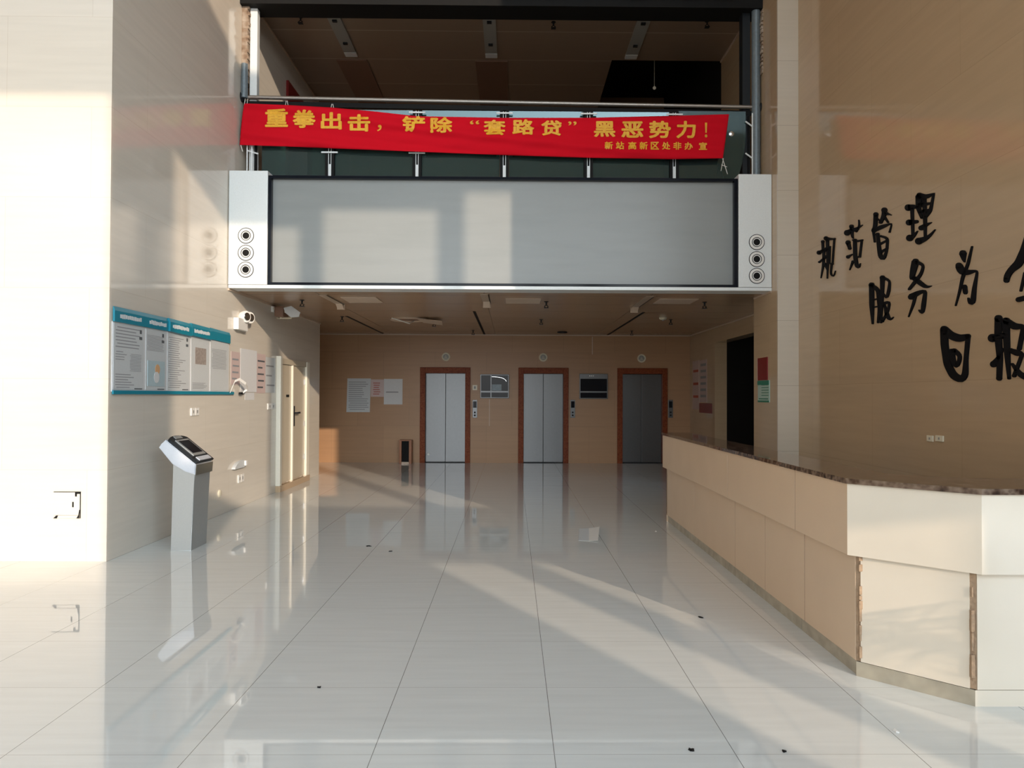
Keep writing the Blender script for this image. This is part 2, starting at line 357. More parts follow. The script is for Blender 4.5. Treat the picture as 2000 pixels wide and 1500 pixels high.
# pale trims where ceiling meets wall
b = bmesh.new(); bx(b, XL, XL+.02, 10.3, 15.24, ZC-.03, ZC); struct('trim_3', b, 'hatch', 'thin ceiling trim on the left wall')
b = bmesh.new(); bx(b, -8.4, XRR, YB-.015, YB, ZC-.025, ZC-.001); struct('trim_4', b, 'hatch', 'thin ceiling trim over the lifts')
b = bmesh.new(); bx(b, XRR-.02, XRR, 11.07, YB-.02, ZC-.028, ZC-.001); bx(b, XC-.012, XC, 10.3, 11.04, ZC-.02, ZC+.006)
struct('trim_5', b, 'hatch', 'thin ceiling trim on the right wall')
b = bmesh.new(); bx(b, XL, XL+.02, 11.3, YB, ZU-.03, ZU-.002); struct('trim_6', b, 'hatch', 'thin trim of the upper ceiling, left')
b = bmesh.new(); bx(b, 3.53, 3.55, 11.3, 13.0, ZU-.03, ZU-.002); struct('trim_7', b, 'hatch', 'thin trim of the upper ceiling, right')

# jambs of the upper opening
b = bmesh.new()
for k in range(26):
    z = 5.95+k*.045*1.05; bx(b, XL+.002, XL+.09+random.uniform(-.012, .018), YG-.02, YG+.2, z, z+.046)
o = struct('trim_8', b, 'brick', 'rough exposed masonry at the left jamb')
b = bmesh.new(); bx(b, XL+.10, XL+.20, YG+.04, YG+.14, ZS, 7.02); struct('trim_9', b, 'white_metal', 'white jamb post left of the upper opening')
b = bmesh.new(); tube(b, (XL+.05, YG-.03, 5.72), (XL+.05, YG-.03, 6.2), .045); struct('column_1', b, 'steel_blue', 'short blue grey pipe at the left jamb')
b = bmesh.new(); tube(b, (XC-.07, YG-.01, ZS), (XC-.07, YG-.01, 7.02), .06); struct('column_2', b, 'steel_blue', 'blue grey round post at the right jamb')
b = bmesh.new(); bx(b, XC-.245, XC-.135, YG+.04, YG+.2, ZS, 7.02); struct('column_3', b, 'steel_dark', 'dark flat post at the right jamb')
b = bmesh.new()
for k in range(16):
    z = 6.1+k*.057; bx(b, XC-.012-random.uniform(0, .022), XC-.001, YG-.12, YG+.1, z, z+random.uniform(.03, .055))
struct('trim_10', b, 'brick', 'chipped plaster edge at the right jamb')
b = bmesh.new()
for k in range(14):
    x = -.3+k*.24; bx(b, x, x+.24, YG-.24-random.uniform(0, .05), YG-.02, 7.16+random.uniform(-.012, .01), 7.28)
struct('trim_11', b, 'brick', 'ragged concrete edge above the beam')

# ------------------------------------------------------------------ LED screen box
t = thing('display_screen', 'long grey display wall in a black frame spanning between two white end panels', 'screen', (-.1, 10.3, ZC))
x0, x1 = -3.275, 3.035; z0, z1 = 3.045, 4.515
box('screen_surface', x0+.04, x1-.05, 10.36, 10.40, z0+.03, z1-.03, 'screen', t)
b = bmesh.new(); bx(b, x0, x1, 10.29, 10.42, z1-.035, z1); bx(b, x0, x1, 10.29, 10.42, z0, z0+.035)
bx(b, x0, x0+.04, 10.29, 10.42, z0+.035, z1-.035); bx(b, x1-.05, x1, 10.29, 10.42, z0+.035, z1-.035)
obj('frame', b, 'blackgloss', t)
box('bottom_edge', -3.80, XC-.002, 10.29, 10.62, ZC, z0-.002, 'white_metal', t)
box('housing', x0, x1, 10.425, 10.655, z0, z1, 'steel_dark', t)
def speaker_panel(x0, x1, cx, label, zoff):
    p = thing('speaker_panel', label, 'speaker', ((x0+x1)/2, 10.3, ZC+.05))
    box('casing', x0, x1, 10.28, 10.65, ZC+.047, 4.575, 'white_metal', p, .006)
    for z in (3.70, 3.47, 3.245):
        z += zoff
        def ann(r0, r1, y, h, m_, n_, par):
            q = bmesh.new(); q2 = []
            for r_, yy_ in ((r0, y), (r0, y-h), (r1, y-h), (r1, y)): q2.append([q.verts.new((cx+r_*math.cos(k*math.pi/18), yy_, z+r_*math.sin(k*math.pi/18))) for k in range(36)])
            for u in range(4):
                A, B = q2[u], q2[(u+1) % 4]
                for k in range(36): q.faces.new((A[k], A[(k+1) % 36], B[(k+1) % 36], B[k]))
            return obj(n_, q, m_, par, True)
        q = bmesh.new(); lathe(q, (cx, 10.2795, z), (0, -1, 0), [(.098, 0), (.098, .006), (.070, .010), (.066, .006), (.048, .003)]); sp = obj('speaker_ring', q, 'white', p, True)
        ann(.098, .107, 10.2795, .004, 'steel_dark', 'outer_groove', sp); ann(.058, .065, 10.2770, .008, 'steel_dark', 'inner_groove', sp)
        q = bmesh.new(); lathe(q, (cx, 10.2785, z), (0, -1, 0), [(.044, 0), (.044, .006), (.03, .009)]); obj('speaker_cone', q, 'black', sp, True)
    return p
speaker_panel(-3.80, -3.283, -3.566, 'white end panel with three round speakers at the left end of the grey screen', 0)
speaker_panel(3.043, 3.49, 3.287, 'white end panel with three round speakers at the right end of the grey screen', -.045)

# ------------------------------------------------------------------ balustrade
YR = YG
t = thing('balcony_handrail', 'long steel handrail with a dark lower bar above the red banner', 'railing', (-.15, YR, 5.7))
b = bmesh.new(); tube(b, (XL+.03, YR, 5.745), (XC-.05, YR, 5.66), .027); obj('rail_tube', b, 'rail', t, True)
b = bmesh.new(); prism(b, [(XL+.03, YR+.03, 5.705), (XC-.05, YR+.03, 5.62), (XC-.05, YR+.03, 5.56), (XL+.03, YR+.03, 5.635)], (0, .03, 0)); obj('lower_bar', b, 'black', t)
b = bmesh.new(); lathe(b, (XL+.001, YR, 5.745), (1, 0, 0), [(.07, 0), (.07, .02), (.04, .05)]); obj('wall_flange', b, 'steel_dark', t, True)
b = bmesh.new(); lathe(b, (XC-.001, YR, 5.66), (-1, 0, 0), [(.06, 0), (.06, .02), (.036, .05)]); obj('wall_flange', b, 'steel_dark', t, True)
POSTX = [-2.561, -1.343, -.121, 1.06, 2.266]
names = ['second from the left wall', 'third from the left wall', 'fourth from the left wall, at the banner centre',
         'fifth from the left wall', 'next to the stone column end post']
def make_post(x, label):
    p = thing('railing_post', 'twin plate black railing post, '+label, 'post', (x, YR, ZS), 'twin plate posts of the balcony rail')
    b = bmesh.new(); bx(b, x-.062, x-.024, YR-.045, YR+.05, ZS, 5.57); bx(b, x+.024, x+.062, YR-.045, YR+.05, ZS, 5.57); bx(b, x-.024, x+.024, YR+.02, YR+.05, ZS, 5.57); obj('post_plates', b, 'black', p)
    b = bmesh.new(); bx(b, x-.021, x-.013, YR-.035, YR-.015, ZS, 5.56); bx(b, x+.013, x+.021, YR-.035, YR-.015, ZS, 5.56); bx(b, x-.020, x+.020, YR-.034, YR-.02, ZS, 4.80); obj('inner_plate', b, 'white_metal', p)
    for z in (4.96, 5.53):
        b = bmesh.new(); bx(b, x-.115, x+.115, YR-.06, YR-.045, z-.011, z+.011, .004); obj('glass_clamp', b, 'white_metal', p)
    return p
p0 = make_post(POSTX[0], names[0])
for x, n in zip(POSTX[1:], names[1:]): dup(p0, (x-POSTX[0], 0, 0), 'twin plate black railing post, '+n)
for x, n, s in ((XL+.13, 'leftmost railing post standing against the left wall', 1), (XC-.10, 'rightmost railing post standing against the stone column', -1)):
    p = thing('railing_end_post', n, 'post', (x, YR, ZS))
    b = bmesh.new(); tube(b, (x-.03, YR-.04, ZS), (x-.03, YR-.04, 5.56), .010, 8); tube(b, (x+.035, YR-.04, ZS), (x+.035, YR-.04, 5.56), .010, 8); obj('post_bars', b, 'white_metal', p)
    bx_ = bmesh.new(); bx(bx_, x-.075, x-.05, YR, YR+.05, ZS, 5.54) if s < 0 else bx(bx_, x+.055, x+.08, YR, YR+.05, ZS, 5.54); obj('post_plate', bx_, 'black', p)
    for z in (4.95, 5.40):
        b = bmesh.new(); tube(b, (x-.03, YR-.045, z+.03*s), (x+s*.0+.12*s, YR-.02, z-.03*s+.02), .011, 8); obj('glass_clamp', b, 'white_metal', p)
edges = [XL+.225] + POSTX + [XC-.26]
wh = ['against the left wall', 'below the banner\'s first characters', 'below the comma of the banner', 'left of the banner\'s centre sag', 'right of the banner\'s centre sag', 'below the banner\'s right end, beside the stone column']
for i in range(6):
    a, c = edges[i]+.066, edges[i+1]-.066
    if i == 5: c = XC-.21
    p = thing('glass_panel', 'green tinted balustrade glass pane '+wh[i], 'glass panel', ((a+c)/2, YR+.01, ZS+.05))
    if i == 5:
        b = bmesh.new(); pts = [(a, YR+.005, ZS+.02), (c-.14, YR+.005, ZS+.02)]
        for k in range(9):
            u = k/8; pts.append((c-.14+.14*math.sin(u*math.pi/2), YR+.005, ZS+.1+.75*u))
        pts += [(c, YR+.005, 5.60), (a, YR+.005, 5.60)]
        prism(b, pts, (0, .012, 0)); obj('pane', b, 'glass', p)
        b = bmesh.new(); lathe(b, (3.08, YR+.005, 5.28), (0, -1, 0), [(.035, 0), (.035, .012), (.015, .02)]); obj('glass_bolt', b, 'chrome', p, True)
    else:
        box('pane', a, c, YR+.005, YR+.017, ZS+.02, 5.58, 'glass', p)
        box('bottom_channel', a, c, YR-.005, YR+.03, ZS, ZS+.2, 'steel_dark', p)

# ------------------------------------------------------------------ red banner
TOP = [(478, 202), (560, 205), (650, 210), (735, 218), (815, 227), (985, 230), (1149, 230), (1316, 226), (1424, 223)]
BOT = [(468, 283), (560, 286), (650, 290), (735, 293), (815, 296), (985, 303), (1149, 308), (1316, 311), (1412, 309)]
def interp(tab, x):
    if x <= tab[0][0]: return tab[0][1]
    for (a, p), (c, q) in zip(tab, tab[1:]):
        if x <= c: u = (x-a)/(c-a); return p+(q-p)*u
    return tab[-1][1]
def folds(px, v):
    return .017*math.sin(px*.010-v*9) + .012*math.sin(px*.019-v*17+1) + .010*math.sin(px*.006-v*3.0) + .004*math.sin(px*.05+v*14) * (1 if 560 < px < 1350 else .5)
YBN = YR-.115
def bannerpt(px, py, lift=0):
    tp, bt = interp(TOP, px), interp(BOT, px); v = (py-tp)/(bt-tp)
    y = YBN+folds(px, v)-lift
    return on(px, py, 1, y)
t = thing('banner', 'red cloth banner with golden Chinese slogan hung along the balcony rail', 'banner', tuple(on(950, 300, 1, YBN)))
b = bmesh.new(); NX, NV = 300, 28; rows = []
for i in range(NX+1):
    u = i/NX; row = []
    for j in range(NV+1):
        v = j/NV; px = (478+(468-478)*v**.6)*(1-u) + (1424-12*v)*u
        py = interp(TOP, px)*(1-v)+interp(BOT, px)*v
        row.append(b.verts.new(bannerpt(px, py)))
    rows.append(row)
for i in range(NX):
    for j in range(NV): b.faces.new((rows[i][j], rows[i+1][j], rows[i+1][j+1], rows[i][j+1]))
o = obj('cloth', b, 'banner', t, True)
md = o.modifiers.new('thickness', 'SOLIDIFY'); md.thickness = .003; md.offset = 1
def glyph(ch, weight):
    c = bpy.data.curves.new('g', 'FONT'); c.body = ch; c.size = 1; c.offset = weight; c.resolution_u = 3
    tmp = bpy.data.objects.new('g', c); COL.objects.link(tmp)
    dg = bpy.context.evaluated_depsgraph_get(); me = bpy.data.meshes.new_from_object(tmp.evaluated_get(dg))
    vs = [Vector(v.co) for v in me.vertices]; fs = [list(p.vertices) for p in me.polygons]
    bpy.data.objects.remove(tmp); bpy.data.curves.remove(c); bpy.data.meshes.remove(me)
    xa, xb = min(v.x for v in vs), max(v.x for v in vs); ya, yb = min(v.y for v in vs), max(v.y for v in vs)
    return [((v.x-xa)/max(1e-4, xb-xa)-.5, (v.y-ya)/max(1e-4, yb-ya)-.5) for v in vs], fs
def lettering(name, items, weight, fn, m, parent):
    for ch, cx, cy, ww, hh in items:
        b = bmesh.new()
        vs, fs = glyph(ch, 0)
        for k8 in range(9):
            ex, ey = (0, 0) if k8 == 8 else (weight*ww*math.cos(k8*math.pi/4), weight*hh*math.sin(k8*math.pi/4))
            if ch in '，！“”' and k8 < 8: ex *= .5; ey *= .5
            bv = [b.verts.new(fn(cx+x*ww*(1-2*weight)+ex, cy-y*hh*(1-2*weight)+ey)) for x, y in vs]
            for f in fs:
                try: b.faces.new([bv[k] for k in f])
                except ValueError: pass
        obj(name, b, m, parent)
big = [('重', 540, 230, 45, 36), ('拳', 594, 232, 45, 36), ('出', 647, 236, 41, 34), ('击', 701, 240, 44, 34), ('，', 741, 250, 9, 13), ('铲', 808, 242, 45, 31),
       ('除', 862, 244, 43, 31), ('“', 927, 239, 19, 8), ('套', 966, 249, 43, 30), ('路', 1022, 248, 43, 30), ('贷', 1077, 250, 40, 30), ('”', 1118, 241, 17, 8),
       ('黑', 1181, 252, 42, 31), ('恶', 1235, 253, 43, 32), ('势', 1289, 253, 43, 34), ('力', 1340, 253, 38, 34), ('！', 1379, 254, 5, 30)]
lettering('slogan_character', big, .034, lambda x, y: bannerpt(x, y, .011), 'gold', t)
small = [(c, x, 284+(i*.15), 16, 15) for i, (c, x) in enumerate(zip('新站高新区处非办宣', (1189, 1211, 1235, 1257, 1279, 1301, 1323, 1345, 1373)))]
lettering('signature_character', small, .03, lambda x, y: bannerpt(x, y, .011), 'gold', t)
def string(px0, py0, px1, py1, par, r=.004, y0=None):
    a = on(px0, py0, 1, YR-.10 if y0 is None else y0); c = on(px1, py1, 1, YR-.10); b = bmesh.new(); tube(b, a, c, r, 6); return obj('tie_string', b, 'cable', par)
string(477, 206, 479, 193, t); string(482, 206, 484, 193, t); string(557, 208, 559, 197, t); string(563, 208, 561, 197, t)
string(646, 213, 648, 203, t); string(652, 213, 650, 203, t)
string(470, 282, 474, 296, t, .006); string(1411, 309, 1421, 340, t, .005); string(1413, 309, 1408, 334, t, .004); string(1409, 322, 1420, 326, t, .004)

# ------------------------------------------------------------------ lifts
def make_lift(k, label):
    o0, o1, i0, i1 = LIFTS[0]
    p = thing('elevator', label, 'elevator', ((i0+i1)/2, YB, 0), 'lift doors in the back wall')
    b = bmesh.new()
    bx(b, o0, i0, YB-.045, YB+.16, 0, 2.225, .004); bx(b, i1, o1, YB-.045, YB+.16, 0, 2.225, .004); bx(b, i0, i1, YB-.045, YB+.16, 2.09, 2.225, .004)
    obj('door_surround', b, 'granite_red', p)
    mid = (i0+i1)/2
    for a, c in ((i0+.002, mid-.004), (mid+.004, i1-.002)):
        b = bmesh.new(); bx(b, a, c, YB+.10, YB+.13, .012, 2.088, .003); d = obj('sliding_door', b, 'steel', p)
    box('shaft_back', i0-.015, i1+.015, YB+.18, YB+.22, 0, 2.1, 'black', p)
    box('door_sill', i0, i1, YB-.02, YB+.14, .0005, .010, 'steel_dark', p)
    return p
l0 = make_lift(0, 'elevator with steel doors nearest the wooden bin and the paper notices')
dup(l0, (LIFTS[1][0]-LIFTS[0][0]-.0, 0, 0), 'middle elevator, its steel doors between the two wall monitors')
dup(l0, (LIFTS[2][0]-LIFTS[0][0], 0, 0), 'darkest elevator, partly hidden by the far end of the reception desk')
b = bmesh.new(); lathe(b, (-1.95, YB+.09, .19), (0, -1, 0), [(.028, 0), (.028, .004), (.02, .006)], 12); tag(obj('door_sticker', b, 'white', None), 'small white sticker at the foot of the lift door beside the wooden bin', 'sticker')
def indicator(px, py, label):
    c = on(px, py, 1, YB); p = thing('lift_indicator', label, 'indicator lamp', tuple(c), 'round indicators over the lifts')
    b = bmesh.new(); lathe(b, c, (0, -1, 0), [(.10, 0), (.10, .02), (.085, .028), (.07, .024), (.068, .012)]); obj('rim', b, 'ring', p, True)
    b = bmesh.new(); lathe(b, (c.x, c.y-.012, c.z), (0, -1, 0), [(.066, 0), (.066, .006), (.02, .008)]); obj('face', b, 'grey_slot', p, True)
    b = bmesh.new()
    for k in range(4): bx(b, c.x-.045+.01*k, c.x+.04-.012*k, YB-.0225, YB-.0195, c.z-.04+.022*k, c.z-.032+.022*k)
    obj('markings', b, 'ring', p)
    return p
i0_ = indicator(871, 697, 'cream round indicator over the elevator beside the wooden bin')
c0 = on(871, 697, 1, YB)
dup(i0_, on(1061, 698, 1, YB)-c0, 'cream round indicator over the middle elevator')
dup(i0_, on(1253, 700, 1, YB)-c0, 'dim round indicator over the elevator behind the reception desk')
def call(px0, px1, label):
    a = on(px0, 781, 1, YB); c = on(px1, 816, 1, YB)
    p = thing('call_panel', label, 'button panel', ((a.x+c.x)/2, YB, c.z), 'lift call panels')
    box('plate', a.x, c.x, YB-.02, YB, c.z, a.z, 'steel', p, .004)
    h = a.z-c.z
    box('display', a.x+.015, c.x-.015, YB-.024, YB-.02, c.z+h*.56, a.z-h*.08, 'blackgloss', p)
    for f in (.30, .14):
        b = bmesh.new(); lathe(b, ((a.x+c.x)/2, YB-.02, c.z+h*f), (0, -1, 0), [(.022, 0), (.022, .006), (.012, .008)], 12); obj('button', b, 'black', p, True)
    return p, a
cp, ca = call(923, 932, 'slim steel call panel between the bin side elevator and the first monitor')
dup(cp, (on(1114, 781, 1, YB)-ca), 'slim steel call panel between the middle elevator and the dark monitor')
dup(cp, (on(1305, 781, 1, YB)-ca), 'dark call panel above the far end of the reception desk')
def monitor(x0, y0, x1, y1, label, split):
    a = on(x0, y0, 1, YB-.06); c = on(x1, y1, 1, YB-.06); p = thing('wall_monitor', label, 'monitor', ((a.x+c.x)/2, YB, c.z))
    box('casing', a.x, c.x, YB-.06, YB, c.z, a.z, 'steel', p, .006)
    w_, h_ = c.x-a.x, a.z-c.z; zb = c.z+h_*.27
    box('screen', a.x+.02, c.x-.02, YB-.066, YB-.06, zb+.02, a.z-.02 if split else a.z-h_*.2, 'blackgloss', p)
    box('lower_panel', a.x+.02, c.x-.02, YB-.066, YB-.06, c.z+.02, zb-.015, 'blackgloss', p)
    if split:
        box('trim_strip', a.x+w_*.36, a.x+w_*.39, YB-.07, YB-.066, c.z+.01, a.z-.01, 'steel', p)
        b = bmesh.new()
        pts = [(a.x+w_*(.40+.52*math.sin(k/8*1.4)), a.z-h_*(.10+.20*(k/8)**2.2)) for k in range(9)]
        for (xa, za), (xb, zb2) in zip(pts, pts[1:]): tube(b, (xa, YB-.068, za), (xb, YB-.068, zb2), .006, 6)
        obj('curved_trim', b, 'chrome', p)
        box('lit_field', a.x+w_*.41, a.x+w_*.74, YB-.069, YB-.0662, zb+.03, a.z-h_*.42, 'steel_blue', p)
    else:
        b = bmesh.new()
        for k in range(3): bx(b, a.x+w_*(.35+.06*k), a.x+w_*(.38+.06*k), YB-.063, YB-.06, a.z-h_*.10, a.z-h_*.07)
        obj('indicator_marks', b, 'white', p)
    return p
monitor(938, 731, 994, 778, 'chrome framed monitor with a curved streak, beside the bin side elevator', True)
monitor(1132, 730, 1187, 779, 'black monitor in a grey frame right of the middle elevator', False)
a = on(923, 752, 1, YB); c = on(932, 762, 1, YB); p = thing('switch_plate', 'tiny pale switch plate above the first call panel', 'switch', ((a.x+c.x)/2, YB, c.z))
box('plate', a.x, c.x, YB-.01, YB, c.z, a.z, 'ring', p, .002); box('rocker', a.x+.03, c.x-.03, YB-.014, YB-.01, c.z+.03, a.z-.03, 'grey_slot', p)
b = bmesh.new(); a = on(1157, 656, 1, YB); c = on(1157, 692, 1, YB); bx(b, a.x-.008, a.x+.008, YB-.012, YB, c.z, a.z-.02)
tag(obj('conduit', b, 'hatch'), 'short pale conduit running down from the ceiling above the dark monitor', 'conduit')
b = bmesh.new(); a = on(956, 779, 1, YB); c = on(956, 832, 1, YB); bx(b, a.x-.006, a.x+.006, YB-.01, YB, c.z, a.z-.01)
tag(obj('conduit', b, 'hatch'), 'thin pale conduit hanging below the chrome framed monitor', 'conduit')

# papers: rows of print as one part
def rows_print(b, fix, ax, u0, u1, z0, z1, n, d, ragged=.35):
    for k in range(n):
        z = z1-(k+.5)*(z1-z0)/n; h = min(.012, (z1-z0)/n*.16); e_ = u0+(u1-u0)*(1-random.uniform(0, ragged)); st = u0+(u1-u0)*random.choice((0, 0, .06))
        if ax == 'x': bx(b, st, e_, fix-d, fix, z-h, z+h)
        else: bx(b, fix, fix+d, st, e_, z-h, z+h)
def sheet_back(name, x0, y0, x1, y1, m, label, n, pm='print', tilt=0, cat='notice'):
    a = on(x0, y0, 1, YB); c = on(x1, y1, 1, YB); p = thing(name, label, cat, ((a.x+c.x)/2, YB, c.z))
    b = bmesh.new(); prism(b, [(a.x+tilt, YB-.004, a.z), (c.x, YB-.004, a.z), (c.x-tilt, YB-.004, c.z), (a.x, YB-.004, c.z)], (0, .0035, 0)); obj('sheet', b, m, p)
    b = bmesh.new(); rows_print(b, YB-.0042, 'x', a.x+.05, c.x-.05, c.z+.04, a.z-.06, n, .0012); obj('print', b, pm, p)
    return p
sheet_back('paper_notice', 677, 739, 724, 805, 'paper_grey', 'large white text notice hanging leftmost on the lift wall', 14, 'print', .02)
sheet_back('poster', 724.6, 741, 749.6, 775, 'pink', 'small pinkish poster with red writing between two white sheets', 6, 'red_print')
sheet_back('paper_notice', 750, 740, 786, 790, 'paper', 'plain white sheet with one heading line, right of the pinkish poster', 1, 'print')

# wooden bin
xa, xb = -2.585, -2.30
t = thing('waste_bin', 'tall wooden sided bin with a black opening standing against the lift wall', 'bin', ((xa+xb)/2, 17.75, 0))
box('side_panel', xa, xa+.055, 17.66, 17.92, 0, .54, 'wood', t, .003); box('side_panel', xb-.06, xb, 17.66, 17.92, 0, .54, 'wood', t, .003)
box('back_panel', xa+.055, xb-.06, 17.90, 17.92, 0, .54, 'wood', t); box('top_panel', xa+.055, xb-.06, 17.66, 17.90, .52, .54, 'wood', t)
box('inner_bin', xa+.06, xb-.065, 17.69, 17.89, .045, .515, 'black', t, .004); box('base_tray', xa+.056, xb-.061, 17.665, 17.89, 0, .04, 'hatch', t)

# ------------------------------------------------------------------ door in the left wall
XD = XL
ya, yb, ym = 12.50, 14.12, 13.25
t = thing('double_door', 'cream double door in a pale frame set in the left wall', 'door', (XD, (ya+yb)/2, 0))
box('door_jamb', XD+.001, XD+.075, ya-.06, ya+.03, .10, 2.20, 'doortrim', t, .004); box('door_jamb', XD+.001, XD+.06, yb-.03, yb+.14, .10, 2.17, 'doortrim', t, .004)
box('lintel', XD+.001, XD+.05, ya+.03, yb-.03, 2.08, 2.17, 'door', t, .004)
box('door_leaf', XD+.001, XD+.022, ya+.032, ym-.03, .12, 2.078, 'door', t, .003)
box('astragal', XD+.001, XD+.05, ym-.028, ym+.028, .10, 2.078, 'doortrim', t, .003)
leaf = box('door_leaf', XD+.001, XD+.022, ym+.03, yb-.032, .12, 2.078, 'door', t, .003)
b = bmesh.new(); bx(b, XD+.022, XD+.04, ym+.07, ym+.14, 1.03, 1.38, .004); tube(b, (XD+.03, ym+.105, 1.26), (XD+.085, ym+.105, 1.26), .012, 10); bx(b, XD+.075, XD+.095, ym+.10, ym+.30, 1.245, 1.275, .004)
obj('handle', b, 'steel_dark', leaf)
box('threshold', XD+.001, XD+.08, ya-.06, yb+.14, 0.0, .10, 'wall_y', t)
for z in (.45, 1.05, 1.80): box('hinge', XD+.022, XD+.034, yb-.06, yb-.034, z-.05, z+.05, 'chrome', t)
b = bmesh.new(); bx(b, XD+.022, XD+.035, 12.92, 13.06, 1.535, 1.575, .003); tag(obj('door_plate', b, 'black'), 'small black label strip on the near leaf of the cream door', 'label plate')

# ------------------------------------------------------------------ left wall fittings (placed on the plane of the wall)
def LW(px, py, off=0.): 
    return on(px, py, 0, XL+off)
t = thing('notice_board', 'long five sheet notice board with a teal header on the left wall', 'notice board', (XL, 8.8, 1.58))
yb0, yb1 = 7.335, 10.34; ZB0, ZB1 = 1.60, 2.27
box('backing', XL+.001, XL+.010, yb0, yb1, ZB0, ZB1, 'paper', t)
yy = [7.335, 7.98, 8.48, 9.10, 9.68, 10.34]
for i in range(5):
    a, c = yy[i], yy[i+1]
    s_ = box('sheet', XL+.010, XL+.014, a+.015, c-.03, ZB0+.02, ZB1-.01, 'paper_grey', t)
    b = bmesh.new()
    if i == 0:
        rows_print(b, XL+.0142, 'y', a+.05, c-.10, 2.02, 2.24, 7, .0012, .5); rows_print(b, XL+.0142, 'y', a+.05, c-.38, 1.9, 2.0, 4, .0012); rows_print(b, XL+.0142, 'y', a+.05, c-.22, 1.63, 1.78, 6, .0012); rows_print(b, XL+.0142, 'y', a+.33, c-.08, 1.80, 1.98, 12, .0012, .05)
    elif i == 1:
        rows_print(b, XL+.0142, 'y', a+.04, c-.07, 2.03, 2.20, 12, .0012, .1)
    elif i == 2:
        rows_print(b, XL+.0142, 'y', a+.04, c-.12, 1.64, 2.22, 24, .0012, .5)
    elif i == 3:
        rows_print(b, XL+.0142, 'y', a+.06, c-.08, 1.64, 1.72, 5, .0012, .3)
    else:
        rows_print(b, XL+.0142, 'y', a+.06, c-.10, 1.90, 2.16, 14, .0012, .05)
    obj('print', b, 'print', s_)
    if i == 1:
        box('picture_field', XL+.0142, XL+.018, a+.05, c-.06, 1.66, 1.93, 'light_blue', s_)
        b = bmesh.new(); lathe(b, (XL+.018, (a+c)/2+.02, 1.84), (1, 0, 0), [(.055, 0), (.055, .002)]); obj('round_emblem', b, 'orange', s_)
        b = bmesh.new(); lathe(b, (XL+.0185, (a+c)/2, 1.755), (1, 0, 0), [(.06, 0), (.06, .002)]); obj('round_shape', b, 'paper', s_)
    if i == 3:
        box('photo_print', XL+.0142, XL+.0155, a+.13, c-.12, 1.94, 2.14, 'photo', s_)
    if i in (0, 1, 2):
        b = bmesh.new(); bx(b, XL+.0142, XL+.0155, c-.12, c-.08, 2.19, 2.23); bx(b, XL+.0142, XL+.0155, c-.13, c-.07, 2.13, 2.16); bx(b, XL+.0142, XL+.0155, c-.22, c-.06, 1.625, 1.635); obj('dark_print', b, 'print_dark', s_)
hd = [(7.335, 8.46, .0), (8.48, 9.05, .02), (9.07, 9.66, .015), (9.68, 10.34, .0)]
for k, (a, c, lift) in enumerate(hd):
    b = bmesh.new(); prism(b, [(XL+.011, a, ZB1), (XL+.030+lift, a, ZB1), (XL+.030+lift, a, ZB1+.105), (XL+.014+lift, a, ZB1+.145), (XL+.011, a, ZB1+.145)], (0, c-a, -.012*(k > 0)))
    h_ = obj('header_band', b, 'teal', t)
    b = bmesh.new()
    spans = [(a+.10, a+.50), (a+.70, a+1.08)] if k == 0 else [(a+.06, c-.08)] if k < 3 else []
    for u0, u1 in spans:
        y_ = u0
        while y_ < u1:
            bx(b, XL+.0305+lift, XL+.032+lift, y_, y_+.028, ZB1+.035+random.uniform(0, .008), ZB1+.085-random.uniform(0, .012)); y_ += .036
    if spans: obj('header_print', b, 'paper', h_)
    else: b.free()
box('bottom_rail', XL+.0105, XL+.026, yb0, 10.50, ZB0-.025, ZB0+.012, 'teal', t)
# bent strip hanging at the end of the board
t = thing('bent_strip', 'white bent plastic strip curling off the end of the notice board', 'strip', tuple(LW(455, 770)))
b = bmesh.new(); P_ = [LW(442, 768), LW(449, 747), LW(455, 743), LW(462, 752), LW(469, 762), LW(466, 768)]; O_ = [.045, .06, .08, .12, .10, .06]
for k in range(5):
    p, q = P_[k].copy(), P_[k+1].copy(); p.x += O_[k]; q.x += O_[k+1]
    prism(b, [p, q, q+Vector((0, .03, .035)), p+Vector((0, .03, .035))], (.004, 0, 0))
obj('curl', b, 'white', t); b = bmesh.new(); p = LW(466, 769); bx(b, p.x+.02, p.x+.05, p.y-.05, p.y+.05, p.z-.01, p.z+.02); obj('black_block', b, 'black', t)  # small black block at the lower end of the curl

def sheet_left(name, x0, y0, x1, y1, m, label, n=0, pm='print', thick=.003, x_off=.0, cat='notice'):
    a = LW(x0, y0); c = LW(x1, y1); p = thing(name, label, cat, (XL, (a.y+c.y)/2, c.z))
    box('sheet', XL+.001+x_off, XL+.001+x_off+thick, a.y, c.y, c.z, a.z, m, p)
    if n:
        b = bmesh.new(); rows_print(b, XL+.0015+x_off+thick, 'y', a.y+.04, c.y-.04, c.z+.04, a.z-.06, n, .0012); obj('print', b, pm, p)
    return p
sheet_left('poster', 451, 686, 468, 752, 'pink', 'faded pinkish sheet between the notice board and the white sheet', 4, 'print')
sheet_left('paper_notice', 469, 680, 500, 766, 'paper', 'plain white sheet hanging beside the end of the notice board', 0, 'print', .004, .004)
sheet_left('poster', 501, 690, 517.5, 768, 'pink', 'narrow pink poster with dark lettering near the cream door', 5, 'print_dark', .004)
sheet_left('paper_notice', 518, 697, 537, 767, 'paper_grey', 'greyish sheet nearest the cream door', 3, 'print')
sheet_left('paper_slip', 478, 767, 496, 781, 'paper', 'small white slip of paper below the plain white sheet', 0, cat='paper')

